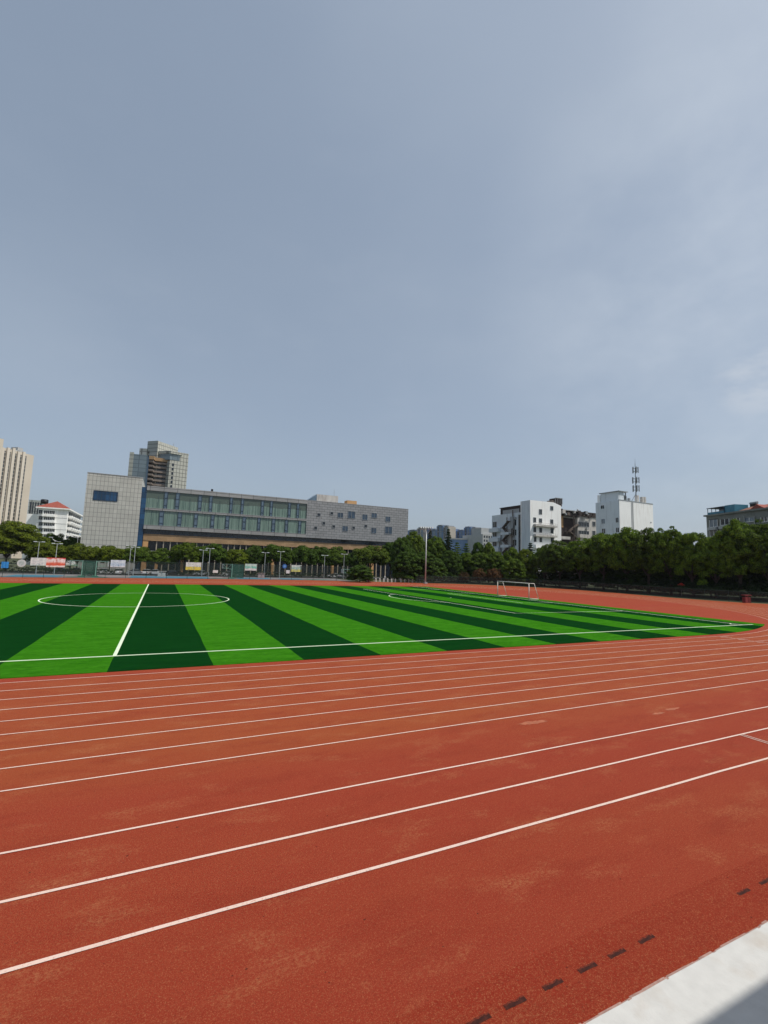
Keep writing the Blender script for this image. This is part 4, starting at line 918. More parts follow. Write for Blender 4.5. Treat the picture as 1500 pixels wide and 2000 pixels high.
NW, NH = 3.4, 2.6
PROT['shrub'] = (3.4, 2.6, [cloud_mesh('crown', fit_cloud(round_crown(70+i, 3.4, 2.6, 1.35, 40, .5, 600, .16), NW, NH), M['maroon']) for i in range(2)], trunk_mesh(5, .4, .08, .8, 1.6))
NW, NH = 3.4, 2.6
PROT['bush'] = (3.4, 2.6, [cloud_mesh('crown', fit_cloud(round_crown(80+i, 3.4, 2.6, 1.3, 40, .5, 600, .18), NW, NH), M['leaf']) for i in range(2)], trunk_mesh(6, .4, .07, .8, 1.6))
rp_ = []
for x, y in [(62.5, 81.5), (67, 80.6), (74, 79.4), (80, 76.2), (85.3, 70.4), (89, 64.5), (91.9, 58), (92.6, 51), (92.5, 45), (91.6, 38), (91, 31), (91.4, 26), (92.3, 22.5), (96.6, 15.7), (101.6, 6), (104.6, -8)]: rp_.append((x+.3, y+.2))
_f = sorted([((750+F_PX*float(np.dot(np.array([x, y, 0])-CAM, RT))/float(np.dot(np.array([x, y, 0])-CAM, FW))), (x-CAM[0])*sy+(y-CAM[1])*cy) for x, y in rp_])
def fence_dist(px): return float(np.interp(px, [q[0] for q in _f], [q[1] for q in _f]))
seedc = [0]
def tree(kind, px, ytop, Y=None, d=None, wpx=40, label='', tint=(1, 1, 1), name='tree', group=None, cat='tree', xtra=1.0):
    """stand a tree at its measured bearing and depth; its height and spread follow from its size there"""
    top = at(px, ytop, Y) if Y is not None else fwd(px, ytop, d)
    base = np.array([top[0], top[1], 0.0]); dist = (top[:2]-CAM[:2])@np.array([sy, cy])
    W0, H0, crowns, tm = PROT[kind]; seedc[0] += 1; k_ = seedc[0]
    if kind == 'street': wpx *= 1.16; tint = tuple(c*.85 for c in tint)
    wd = wpx*dist/F_PX*xtra; ht = top[2]
    root = empty(name, base, label, cat, group)
    root.rotation_euler = (0, 0, (k_*2.399) % 6.28)
    for nm, me in (('crown', crowns[k_ % len(crowns)]), ('trunk', tm)):
        o = bpy.data.objects.new(nm, me); col.objects.link(o); o.parent = root
        o.scale = (wd/W0, wd/W0, ht/H0) if nm == 'crown' else (max(.6, ht/H0), max(.6, ht/H0), ht/H0)
        o.color = tuple(tint)+(1,)
    return root
SG = 'street trees in front of the grey building'
olive = (1.25, 1.0, .6); yel = (1.5, 1.25, .7); mid = (1.0, 1.0, .8); drk = (.7, .78, .8)
tree('camphor', 22, 1019, 118, None, 120, 'broad olive-green tree in front of the cream high-rise at far left', olive)
tree('street', 104, 1042, 140, None, 40, 'small round dark tree in front of the white red-roofed flats', drk)
tree('street', 143, 1048, 142, None, 40, 'dark tree against the left edge of the pale stone end block', drk)
tree('street', 96, 1059, 112, None, 60, 'olive street tree rising above the red banner', olive, 'street_tree', SG)
tree('street', 154, 1061, 111, None, 52, 'olive street tree left of the pale stone block, above the left hoops', olive, 'street_tree', SG)
tree('street', 187, 1067, 113, None, 30, 'small pale street tree at the foot of the pale stone block', yel, 'street_tree', SG)
tree('street', 218, 1066, 111, None, 50, 'bright street tree above the blue and white banner', yel, 'street_tree', SG)
tree('street', 268, 1067, 111, None, 52, 'street tree behind the pair of close lamp posts', mid, 'street_tree', SG)
tree('street', 317, 1071, 111, None, 48, 'low street tree above the entrance canopy', mid, 'street_tree', SG)
tree('street', 362, 1060, 111, None, 52, 'tall round street tree above the yellow and white banner', (1.15, 1.05, .75), 'street_tree', SG)
tree('street', 417, 1062, 112, None, 58, 'wide dark street tree behind two lamp posts right of the yellow banner', (.85, .92, .8), 'street_tree', SG)
tree('street', 463, 1073, 110, None, 42, 'yellowish low street tree above the middle green cage', yel, 'street_tree', SG)
tree('street', 500, 1065, 112, None, 42, 'dark street tree above the teal and white banner', drk, 'street_tree', SG)
tree('street', 541, 1064, 111, None, 56, 'dark street tree above the round blue sign', (.85, .92, .8), 'street_tree', SG)
tree('street', 592, 1066, 112, None, 52, 'street tree below the joint of glazed and panelled facade', (.8, .9, .8), 'street_tree', SG)
tree('street', 625, 1068, 113, None, 44, 'dark street tree left of the lamp post near the right hoop', drk, 'street_tree', SG)
tree('street', 657, 1068, 112, None, 48, 'street tree under the small square windows of the grey panel wall', mid, 'street_tree', SG)
tree('street', 684, 1079, 109, None, 34, 'small low street tree above the rightmost basketball hoop', drk, 'street_tree', SG)
tree('street', 726, 1066, 107, None, 62, 'broad street tree hiding the right end of the brown colonnade', (1.15, 1.05, .75), 'street_tree', SG)
tree('street', 764, 1059, 108, None, 36, 'tree in front of the right corner of the grey building', (.85, .95, .8))
G2 = 'mixed trees behind the far bend of the track'
far_trees = [
 ('camphor', 787, 1050, 118, 46, 'dark full tree just right of the grey building', drk),
 ('camphor', 808, 1039, 122, 46, 'tall bright-topped tree left of the floodlight mast', (1.2, 1.1, .8)),
 ('full', 797, 1078, 104, 54, 'low dark tree spreading over the white bollards', drk),
 ('cedar', 840, 1031, 150, 24, 'dark spire-topped cedar immediately right of the mast head', drk),
 ('camphor', 852, 1049, 130, 50, 'rounded green tree right of the mast, below the distant blocks', mid),
 ('full', 832, 1078, 104, 46, 'feathery dark tree at the foot of the floodlight mast', drk),
 ('full', 848, 1090, 103, 44, 'low dark spreading tree right of the mast foot', drk),
 ('cedar', 876, 1034, 128, 36, 'tall dark cedar standing out against the distant blue block', drk),
 ('feather', 893, 1060, 124, 36, 'pale feathery tree right of the tall cedar', mid),
 ('feather', 911, 1062, 122, 34, 'feathery tree below the second distant block', (.95, 1, .8)),
 ('full', 881, 1076, 112, 40, 'feathery dark tree below the tall cedar', drk),
 ('camphor', 934, 1060, 128, 30, 'small dark round tree left of the grey flats', drk),
 ('camphor', 955, 1060, 126, 30, 'bright tree touching the white building on its left', (1.3, 1.15, .75)),
 ('full', 912, 1080, 116, 38, 'mid-green tree above the left maroon shrub', mid),
 ('full', 938, 1080, 114, 46, 'mid-green tree behind the two maroon shrubs', mid),
 ('full', 968, 1078, 114, 40, 'mid-green tree in front of the fire stairs of the white building', mid),
 ('camphor', 1000, 1070, 118, 40, 'light green tree below the shaded side of the white building', (1.2, 1.15, .75)),
 ('full', 1003, 1092, 106, 42, 'low light green tree directly left of the goal', (1.1, 1.1, .75)),
 ('full', 1027, 1073, 112, 38, 'yellow-green tree above the goal crossbar', (1.35, 1.15, .7)),
 ('cedar', 1036, 1061, 122, 40, 'dark spiky tree below the lit face of the left white building', drk),
 ('camphor', 1063, 1068, 114, 52, 'dark tree in front of the lower balconies of the white building', drk),
 ('camphor', 1092, 1058, 112, 60, 'dense dark tree in front of the stained link building', (.8, .9, .7)),
 ('camphor', 1132, 1049, 114, 66, 'dense dark tree left of the white cube-like block', (.8, .9, .7)),
 ('camphor', 1176, 1040, 114, 68, 'dense tree in front of the windows of the white cube-like block', (.82, .92, .7)),
 ('camphor', 1222, 1034, 112, 68, 'dense tree below the phone mast', (.8, .9, .7)),
 ('camphor', 1264, 1033, 112, 62, 'dense tree at the right corner of the white cube-like block', (.85, .95, .7)),
 ('camphor', 1306, 1028, 110, 74, 'tallest round tree in the gap between white block and grey flats', (.85, .95, .7)),
 ('camphor', 1350, 1039, 110, 66, 'dense tree left of the grey flats', (.8, .9, .7)),
 ('camphor', 1393, 1046, 108, 60, 'dense lower tree in front of the grey flats corner', (.75, .85, .7)),
 ('camphor', 1440, 1018, 104, 92, 'tall dense tree covering the middle of the grey flats', (.85, .95, .7)),
 ('camphor', 1496, 1017, 102, 90, 'tall dense tree at the right edge of the photo', (.85, .95, .7)),
 ('camphor', 1560, 1012, 104, 90, 'tall dense tree just beyond the right edge', drk),
 ('full', 1085, 1092, 102, 62, 'low dark tree behind the goal, right of the crossbar', drk),
 ('full', 1142, 1088, 102, 70, 'low dark shade tree behind the fence between goal and red umbrella', drk),
 ('full', 1205, 1086, 101, 74, 'low dark shade tree below the phone mast tree', drk),
 ('full', 1262, 1080, 99, 84, 'dark layered tree behind the fence left of the red umbrella', drk),
 ('full', 1325, 1078, 97, 92, 'dark layered drooping tree behind the red umbrella', drk),
 ('full', 1385, 1080, 97, 84, 'dark layered tree left of the red bin by the fence', drk),
 ('full', 1450, 1082, 97, 86, 'low dark tree above the red bin by the fence', drk),
 ('full', 1510, 1080, 97, 90, 'low dark tree at the right frame edge behind the fence', drk)]
for kind, px, yt, d, wp, lab, ti in far_trees:
    fd = fence_dist(px); low = yt > 1074
    if px < 1050: d = fd+(4.5 if d <= 106 else 7+(d-108)*.7)
    else: d = fd+(15 if low else 9)
    if low and px > 1050: ti = (.36, .42, .36)  # painted shade: low trees tinted dark as if beneath the tall crowns
    elif px > 1050: k_ = 1.0+.35*math.sin(px*.7); ti = (ti[0]*k_*1.4, ti[1]*k_*1.22, ti[2]*k_*.95)  # tall crowns tinted brighter, sunlight put into the leaf colour
    if px > 1050: yt += 3*math.sin(px*1.3); wp *= 1+.15*math.sin(px*.37)
    tree(kind, px, yt, None, d, wp*1.12, lab, ti, {'cedar': 'conifer_tree', 'feather': 'feathery_tree'}.get(kind, 'tree'), G2)
tree('shrub', 936, 1110, None, fence_dist(936)+2.6, 30, 'left of the two big maroon rounded shrubs behind the fence', (1, 1, 1), 'shrub', 'maroon shrubs', 'shrub')
tree('shrub', 965, 1110, None, fence_dist(965)+2.6, 33, 'right of the two big maroon rounded shrubs behind the fence', (1, 1, 1), 'shrub', 'maroon shrubs', 'shrub')
tree('shrub', 906, 1117, None, fence_dist(906)+2.4, 22, 'small dull maroon shrub right of the floodlight mast', (.7, .8, .8), 'shrub', 'maroon shrubs', 'shrub')
tree('bush', 1020, 1131, None, fence_dist(1020)+2, 15, 'clipped round bush seen through the goal mouth', (.8, .7, .6), 'bush', 'clipped bushes', 'shrub')
tree('bush', 998, 1130, None, fence_dist(998)+2, 14, 'clipped round bush seen just below the crossbar near the left post', (.7, .8, .6), 'bush', 'clipped bushes', 'shrub')
tree('bush', 1040, 1130, None, fence_dist(1040)+2, 16, 'clipped round bush just right of the right goalpost', (.6, .7, .6), 'bush', 'clipped bushes', 'shrub')
tree('full', 704, 1104, None, 117, 52, 'dense dark bush at the right end of the court fence', drk, 'bush', 'court edge bushes', 'shrub')
# hedges between court and cars
def hedge(x0, x1, y, h_, label, seed, tint=(1, 1, 1)):
    rg = np.random.default_rng(seed); cl = [((x, y+rg.uniform(-.25, .25), rg.uniform(.3, h_-.35)), .42, 1) for x in np.arange(x0, x1, .28)]
    me = cloud_mesh('hedge', leaf_cloud(seed, cl, 420, .17)-np.array([(x0+x1)/2, y, 0]), M['hedge'])
    o = bpy.data.objects.new('hedge', me); o.location = ((x0+x1)/2, y, 0); o.color = tuple(tint)+(1,); col.objects.link(o); tag(o, label, 'hedge', 'hedges along the court')
hedge(-62, -28, 104.6, 1.5, 'clipped dark hedge at the far left behind the blue sign', 1)
hedge(-27, -8, 104.6, 1.5, 'clipped dark hedge behind the white and red banners', 2)
hedge(6, 23, 104.8, 1.6, 'clipped dark hedge below the yellow and white banner', 3)
hedge(23.6, 42, 104.8, 1.7, 'clipped dark hedge running behind the teal banner and round blue sign', 4)
hedge(42.5, 56, 104.8, 1.7, 'clipped dark hedge by the rightmost hoop', 5)
hedge(-62, -20, 120, 3.2, 'added tall dark hedge standing in for deep shade behind the far left banners', 7)  # hedge added to darken the bright ground behind the banners
hedge(60, 78, 97, 1.2, 'low dark hedge behind the white bollards', 6)

rg = np.random.default_rng(77); cl = []
ug = [(60, 86), (68, 84.5), (75, 82.5), (82, 79), (88, 72), (92.5, 65), (95.5, 58), (96, 50), (96, 44), (95, 36), (95, 30), (96, 24), (100, 16), (105, 6), (108, -6)]
for a_, b_ in zip(ug[:-1], ug[1:]):
    L_ = math.dist(a_, b_)
    for _ in range(int(L_*8)):
        t_ = rg.random(); off = rg.uniform(2.0, 11); cx_ = a_[0]+(b_[0]-a_[0])*t_+off*.8; cyy = a_[1]+(b_[1]-a_[1])*t_+off*.6
        hh = rg.uniform(.2, 1.0)+off*.25*(1 if cyy < 62 else .6); cl.append(((cx_, cyy, hh), rg.uniform(.5, 1.0), .8))
me = cloud_mesh('undergrowth', leaf_cloud(78, cl, 170, .3), M['hedge'])
o = bpy.data.objects.new('undergrowth', me); col.objects.link(o); tag(o, 'dark leafy undergrowth filling the shade beneath the trees of the far bend', 'undergrowth', None, 'stuff')

# ---------------------------------------------------------------- fences
def fence(name, pts, h_, label, netm, every=1, rails=2, postr=.045):
    root = empty(name, (pts[0][0], pts[0][1], 0), label, 'fence')
    net = MB(); rl = MB()
    for i, (a_, b_) in enumerate(zip(pts[:-1], pts[1:])):
        net.quad((a_[0], a_[1], .05), (b_[0], b_[1], .05), (b_[0], b_[1], h_), (a_[0], a_[1], h_))
        for z in ([h_] if rails == 1 else [.12, h_*.5, h_]): rl.tube((a_[0], a_[1]-.03, z), (b_[0], b_[1]-.03, z), .03, n=5)
    net.build('mesh_panel', netm, root); rl.build('rail', M['postgreen'], root)
    for q in pts[::every]: MB().tube((q[0], q[1], 0), (q[0], q[1], h_+.05), postr, n=6).build('post', M['postgreen'], root)
    return root
cpts = []
for px in list(range(-75, 690, 40))+[702]:
    py = 1127.2+max(0, (px-0))*.0085; q = gz(px, py); cpts.append((q[0], min(90.4, q[1]) if px > 100 else q[1]))
cpts = [(x, float(np.interp(x, [-60, -25, 0, 36, 47], [84.2, 84.3, 88.2, 90.4, 88.4]))) for x, _ in cpts]
FH = 3.55
fence('court_fence', cpts, FH, 'tall green mesh fence along the far straight in front of the basketball court', M['net'])
def fY(x): return float(np.interp(x, [-60, -25, 0, 36, 47], [84.2, 84.3, 88.2, 90.4, 88.4]))
fence('track_fence', rp_, 1.9, 'low dark mesh fence around the outside of the far bend', M['netdark'])
# grass strip behind the low fence
MB().sheet([(x+.6, y+.5) for x, y in rp_]+[(140, -8), (140, 95), (62, 95)], .004).build('grass_verge', mat('verge_grass', (.045, .055, .022), .95, .4, .5), kind='structure')

# banners and signs on the court fence
def on_fence(px0, px1, py0, py1, name, m_, label, thick=.03, group=None):
    xm = at((px0+px1)/2, (py0+py1)/2, 87)[0]; yy = fY(xm)-.12
    for _ in range(3): xm = at((px0+px1)/2, (py0+py1)/2, yy)[0]; yy = fY(xm)-.12
    A = at(px0, py0, yy); B = at(px1, py1, yy); sl_ = (fY(B[0])-fY(A[0]))/(B[0]-A[0])
    bb = MB(); n_ = 8; vs = []
    for i in range(n_+1):
        x = A[0]+(B[0]-A[0])*i/n_; y_ = yy+(x-xm)*sl_+.03*math.sin(i*1.9)
        vs += [(x, y_, B[2]-.02*math.sin(i*1.3)), (x, y_, A[2]), (x, y_+thick, A[2]), (x, y_+thick, B[2]-.02*math.sin(i*1.3))]
    fs_ = []
    for i in range(n_):
        k_ = 4*i; fs_ += [(k_, k_+4, k_+5, k_+1), (k_+2, k_+6, k_+7, k_+3), (k_+1, k_+5, k_+6, k_+2), (k_+3, k_+7, k_+4, k_)]
    fs_ += [(0, 1, 2, 3), (4*n_+3, 4*n_+2, 4*n_+1, 4*n_)]
    bb.add(vs, fs_); return bb.build(name, m_, label=label, cat='banner' if 'banner' in name else 'sign', origin=(xm, yy, B[2]), group=group)
Wt = (.62, .64, .62)
on_fence(61, 90.5, 1089, 1105, 'banner', banner_material('banner_white', [(0, (.45, .55, .50)), (.12, Wt)], 10), 'white printed banner hanging on the fence left of the red one')
on_fence(92, 126, 1089, 1108, 'banner', banner_material('banner_red', [(0, (.68, .62, .58)), (.17, (.62, .10, .05)), (.42, (.72, .36, .30)), (.55, (.74, .62, .60)), (.9, (.6, .03, .03))], 3, (.5, .12, .08)), 'red and white banner hanging on the fence')
on_fence(217, 244, 1093.5, 1108, 'banner', banner_material('banner_blue', [(0, (.6, .62, .64)), (.14, (.45, .55, .64)), (.6, (.55, .63, .68))], 8, (.12, .25, .4)), 'pale blue and white printed banner on the fence near the parked white cars')
on_fence(363.5, 392, 1098, 1113.5, 'banner', banner_material('banner_yellow', [(0, (.62, .52, .06)), (.42, (.60, .63, .6))], 7, (.18, .26, .26)), 'white banner with yellow lower half on the fence')
on_fence(479, 501, 1101, 1114.5, 'banner', banner_material('banner_teal', [(0, (.55, .55, .55)), (.3, (.12, .42, .34)), (.65, (.4, .55, .5))], 5, (.6, .62, .6)), 'teal and grey printed banner right of the middle green cage')
on_fence(569.5, 589, 1103.5, 1117, 'banner', banner_material('banner_mint', [(0, (.5, .5, .12)), (.35, (.35, .5, .42)), (.7, (.5, .58, .55))], 5, (.08, .2, .3)), 'mint and yellow printed banner right of the round blue sign')
on_fence(3.5, 16, 1097, 1109.5, 'notice_sign', mat('sign_blue', (.03, .22, .55), .5, .15, 3), 'bright blue rectangular sign on the fence at the far left')
on_fence(416, 425.5, 1113.5, 1119, 'notice_sign', mat('sign_white', (.62, .62, .6), .5, .1, 3), 'small white notice plate low on the fence right of the yellow banner')
on_fence(559, 565.5, 1113.5, 1120, 'notice_sign', mat('sign_white_plate', (.6, .62, .63), .5, .1, 3), 'small white plate beside the round blue sign')
def disc(px, py, rpx, m_, label, inner=None):
    p_ = at(px, py, 88); yy = fY(p_[0])-.14; p_ = at(px, py, yy); rr = rpx*(yy+25)/F_PX
    root = empty('round_sign', (p_[0], yy, p_[2]), label, 'sign')
    MB().tube((p_[0], yy, p_[2]), (p_[0], yy+.04, p_[2]), rr, n=20).build('plate', m_, root)
    MB().tube((p_[0], yy-.01, p_[2]), (p_[0], yy-.003, p_[2]), rr*.6, n=16).build('emblem', inner, root)
disc(42, 1100, 5.8, mat('sign_round_white', (.55, .60, .58), .5, .05, 2), 'round white sign on the fence near the far left', mat('emblem_grey', (.42, .50, .48), .5, .3, 3))
disc(556, 1106, 4.2, mat('sign_round_blue', (.03, .12, .38), .5, .1, 2), 'round blue sign on the fence in the middle', mat('emblem_paleblue', (.12, .28, .55), .5, .3, 3))

# ---------------------------------------------------------------- lamps and mast
def lamp(px, ytop, ybase, Y, label, kind='T'):
    t = at(px, ytop, Y); x, z = t[0], t[2]
    root = empty('lamp_post', (x, Y, 0), label, 'lamp post', 'lamp posts around the court')
    MB().tube((x, Y, 0), (x, Y, z), .085, .05, 8).build('pole', M['metalpale'], root)
    if kind == 'T':
        MB().tube((x-.75, Y, z), (x+.75, Y, z), .035).build('arm', M['metalpale'], root)
        for s in (-1, 1): MB().box(x+s*.72-.28, x+s*.72+.28, Y-.22, Y+.14, z-.02, z+.12).build('lamp_head', M['lamphead'], root)
    else:
        s = 1 if kind == 'R' else -1
        MB().path([(x, Y, z-.2)]+[(x+s*2.0*math.sin(t_)*1.0, Y, z-.2+1.3*(1-math.cos(t_))*.9) for t_ in np.linspace(.2, 1.5, 6)], .05).build('arm', M['metalpale'], root)
        MB().box(x+s*1.8, x+s*2.7, Y-.15, Y+.15, z+.88, z+1.02).build('lamp_head', M['lamphead'], root)
for px, yt, Yl, lb in ((77, 1058.5, 98, 'lamp post above the white banner at left'), (112, 1062, 98, 'lamp post above the red banner'), (256, 1066.5, 98, 'left one of the two close lamp posts in front of the blue strip'), (264.5, 1069.5, 100, 'right one of the two close lamp posts in front of the blue strip'),
                       (397.5, 1074.5, 100, 'thinner of the two lamp posts right of the yellow banner'), (410.5, 1071.5, 98, 'thicker of the two lamp posts right of the yellow banner'), (518.5, 1079.5, 101, 'lamp post right of the teal banner'), (548.5, 1077.5, 99, 'lamp post left of the round blue sign'), (634.5, 1085, 101, 'lamp post left of the last hoop'), (672.5, 1082.5, 99, 'lamp post at the rightmost basketball hoop')):
    lamp(px, yt, 1127, Yl, lb)
lamp(118.5, 1057, 0, 125, 'curved street lamp rising above the trees before the white flats', 'L')
lamp(152.5, 1049, 0, 122, 'slim street lamp beside the pale stone block', 'L')
lamp(712, 1071, 0, 118, 'curved street lamp over the tree at the right end of the colonnade', 'R')
lamp(776.5, 1078, 0, 100, 'slim grey pole among the trees left of the floodlight mast', 'T')
fm = empty('floodlight_mast', (63.6, 78.5, 0), 'tall white floodlight mast with six lamps beside the far bend', 'floodlight')
MB_ = lambda py: at(831, py, 78.5)[2]
xm0 = 63.6; ztop = MB_(1034.5)
MB().tube((xm0, 78.5, 0), (xm0, 78.5, ztop), .19, .11, 10).build('pole', M['metalpale'], fm, True)
dX = np.array([cy, -sy])
def mp_(u, z): return (xm0+dX[0]*u, 78.5+dX[1]*u, z)
MB().tube(mp_(-1.5, ztop+.1), mp_(1.5, ztop+.1), .07).build('crossarm', M['metalpale'], fm)
MB().tube(mp_(0, ztop-1.2), mp_(-1.2, ztop+.1), .05).tube(mp_(0, ztop-1.2), mp_(1.2, ztop+.1), .05).build('brace', M['metalpale'], fm)
for i in range(6):
    u = -1.5+i*.6; a_ = mp_(u, ztop+.3)
    MB().add([(a_[0]-.2, a_[1]-.3, a_[2]+.05), (a_[0]+.2, a_[1]-.3, a_[2]+.05), (a_[0]+.2, a_[1]-.12, a_[2]+.5), (a_[0]-.2, a_[1]-.12, a_[2]+.5), (a_[0]-.14, a_[1]+.05, a_[2]), (a_[0]+.14, a_[1]+.05, a_[2]), (a_[0]+.14, a_[1]+.15, a_[2]+.35), (a_[0]-.14, a_[1]+.15, a_[2]+.35)],
             [(0, 1, 2, 3), (7, 6, 5, 4), (0, 4, 5, 1), (1, 5, 6, 2), (2, 6, 7, 3), (3, 7, 4, 0)]).build('floodlight', M['metalgrey'], fm)
MB().box(63.2, 64.0, 78.1, 78.9, 0, .35).build('base', M['courtgrey'], fm)

# ---------------------------------------------------------------- basketball stands and nets on the court
def hoop(px, py_top, Yh, s, label):
    p_ = at(px, py_top, Yh); x, z = p_[0], p_[2]
    root = empty('basketball_stand', (x, Yh, 0), label, 'basketball hoop', 'green basketball stands')
    MB().tube((x, Yh, 0), (x, Yh, z), .11, .09, 8).build('pole', M['hoopgreen'], root)
    MB().tube((x, Yh, z-.1), (x+s*2.3, Yh, z-.1), .05).tube((x, Yh, z-1.3), (x+s*2.3, Yh, z-1.0), .05).tube((x+s*.1, Yh, z-.1), (x+s*1.2, Yh, z-1.15), .04).tube((x+s*1.2, Yh, z-1.15), (x+s*2.2, Yh, z-.1), .04).build('arm', M['hoopgreen'], root)
    bbd = MB().box(x+s*2.3-.03, x+s*2.3+.03, Yh-.9, Yh+.9, z-1.15, z-.1).build('backboard', M['lamphead'], root)
    rm = MB(); cx_ = x+s*2.75
    rm.path([(cx_+.23*math.cos(t_), Yh+.23*math.sin(t_), z-.95) for t_ in np.linspace(0, 2*math.pi, 11)], .02); rm.build('rim', M['binred'], root)
    MB().box(x-.6, x+.6, Yh-.4, Yh+.4, 0, .25).build('base', M['courtgreen'], root)
hoop(162, 1094.5, 92, -1, 'pale green basketball stand facing left, nearer the red banner')
hoop(188.5, 1095.5, 92, 1, 'pale green basketball stand facing right, beside the white cars')
hoop(454, 1101.5, 95, -1, 'pale green basketball stand at the middle green cage')
hoop(684, 1111.5, 95, -1, 'pale green basketball stand at the right end of the court')
def cage(px0, px1, py, Yc_, label):
    a_ = at(px0, py, Yc_); b_ = at(px1, py, Yc_); root = empty('net_cage', ((a_[0]+b_[0])/2, Yc_, 0), label, 'net cage', 'green net cages on the court')
    n_ = MB()
    for y_ in (Yc_, Yc_+4): n_.quad((a_[0], y_, .02), (b_[0], y_, .02), (b_[0], y_, a_[2]), (a_[0], y_, a_[2]))
    n_.quad((a_[0], Yc_, .02), (a_[0], Yc_+4, .02), (a_[0], Yc_+4, a_[2]), (a_[0], Yc_, a_[2])); n_.quad((b_[0], Yc_, .02), (b_[0], Yc_+4, .02), (b_[0], Yc_+4, a_[2]), (b_[0], Yc_, a_[2]))
    n_.build('netting', M['netgreen'], root)
    for x in (a_[0], b_[0]):
        for y_ in (Yc_, Yc_+4): MB().tube((x, y_, 0), (x, y_, a_[2]), .05).build('post', M['postgreen'], root)
    MB().path([(a_[0], Yc_, a_[2]), (b_[0], Yc_, a_[2]), (b_[0], Yc_+4, a_[2]), (a_[0], Yc_+4, a_[2]), (a_[0], Yc_, a_[2])], .04).build('top_rail', M['postgreen'], root)
cage(163.5, 187, 1095, 93, 'dark green net cage between the two left basketball stands')
cage(455.5, 477, 1102, 96, 'dark green net cage in the middle of the court')

# ---------------------------------------------------------------- cars
def car_paint(name, c_): return mat(name, c_, .25, .04, 1, spec=.6)
def make_car(label, paint):
    root = empty('parked_car', (0, 0, 0), label, 'car', 'cars parked along the street')
    L, W2 = 4.5, .88
    prof = [(-2.25, .35), (-2.2, .75), (-1.9, .9), (-1.05, .98), (1.55, 1.0), (2.1, .92), (2.25, .6), (2.22, .32)]
    cab = [(-1.1, .97), (-.45, 1.43), (.75, 1.46), (1.65, .99)]
    def ext(pr_, w0, w1=None):
        m_ = MB(); n_ = len(pr_); w1 = w1 or [w0]*n_
        m_.add([(x, -w, z) for (x, z), w in zip(pr_, w1)]+[(x, w, z) for (x, z), w in zip(pr_, w1)], [tuple(range(n_)), tuple(range(2*n_-1, n_-1, -1))]+[(i, n_+i, n_+(i+1) % n_, (i+1) % n_) for i in range(n_)])
        return m_
    ext(prof, W2, [.80, .86, .88, .88, .88, .86, .82, .82]).build('body', paint, root)
    ext(cab, .8, [.84, .66, .66, .84]).build('glasshouse', M['carglass'], root)
    ext([(-.5, 1.42), (-.4, 1.475), (.7, 1.50), (.82, 1.45)], .67).build('roof', paint, root)
    for x in (-1.4, 1.38):
        for s in (-1, 1):
            o = MB().tube((x, s*.70, .32), (x, s*.90, .32), .32, n=14).build('wheel', M['tyre'], root)
            MB().tube((x, s*.905, .32), (x, s*.92, .32), .2, n=10).build('rim', M['rim'], o)
    for s in (-1, 1):
        MB().box(-2.24, -2.12, s*.62-.18, s*.62+.18, .62, .76).build('headlight', M['lamphead'], root)
        MB().box(2.12, 2.27, s*.62-.16, s*.62+.16, .66, .82).build('tail_light', M['binred'], root)
        MB().box(-.98, -.84, s*.9-.06, s*.9+.06, .96, 1.08).build('mirror', paint, root)
    return root
cw = car_paint('car_white', (.72, .72, .72)); cs = car_paint('car_silver', (.38, .40, .42)); ck = car_paint('car_black', (.02, .022, .026)); cr2 = car_paint('car_red', (.3, .03, .03))
cars = [(204, 0.15, cw, 'white hatchback parked beside the left basketball stand'), (232, 1.5, cw, 'white car seen from the front, right of the hatchback'), (266, .1, cs, 'silver car behind the two close lamp posts'),
        (288, 1.3, cw, 'white car parked nose-on before the ochre porch pier'), (303, 1.6, cs, 'silver car parked nose-on under the entrance'), (338, 0, ck, 'dark car with bright windscreen in front of the entrance'), (393, .1, cs, 'silver car behind the hedge right of the yellow banner'),
        (448, 0.05, cw, 'white car half hidden behind the middle hoop'), (118, 0.1, ck, 'dark car in the shade below the red banner'), (150, 1.5, ck, 'dark car in the shade left of the left hoops'), (655, .2, cw, 'white car partly hidden near the dark doorway right'), (668, 1.2, cs, 'silver car behind the right lamp post'), (785, .2, cr2, 'car in tree shade behind the white bollards')]
protos = {}
for px, rz, pn, lb in cars:
    q = at(px, 1115, 108.5)
    if pn not in protos: c_ = protos[pn] = make_car(lb, pn)
    else: c_ = copy_tree(protos[pn])
    c_['label'] = lb; c_.location = (q[0], 108.5, 0); c_.rotation_euler = (0, 0, rz+math.pi*(px % 2 < 1))

# ---------------------------------------------------------------- bins, bollards, umbrella, person
def bin_(x, y, label, ma, mb2):
    root = empty('litter_bin', (x, y, 0), label, 'litter bin', 'double litter bins round the track')
    for s in (-1, 1): MB().box(x+s*.48-.36, x+s*.48+.36, y-.25, y+.25, .12, 1.0).build('drum', ma, root)
    MB().box(x-.08, x+.08, y-.2, y+.2, 0, 1.25).build('frame', mb2, root)
    MB().box(x-1.0, x+1.0, y-.34, y+.34, 1.25, 1.36).build('canopy', ma, root)
    MB().box(x-.9, x+.9, y-.25, y+.25, 0, .1).build('base', mb2, root)
q = gz(1456, 1176.5); bin_(q[0]-1.2, q[1]-.8, 'red litter bin darkened for tree shade, standing before the fence at the right', M['binshade'], M['binshade'])
bin_(49.5, 83.2, 'pinkish litter bin at the right end of the court fence', M['binpink'], M['binred'])
bin_(at(510, 1124, 98)[0], 98, 'pale litter bin on the court right of the teal banner', M['binpink'], M['binpink'])
q = at(315.5, 1124, 98); bin_(q[0], 98, 'small white bin on the court below the entrance canopy', M['bollard'], M['bollard'])
fb = None; ORD = 'first second third fourth fifth sixth seventh eighth ninth tenth eleventh twelfth thirteenth'.split()
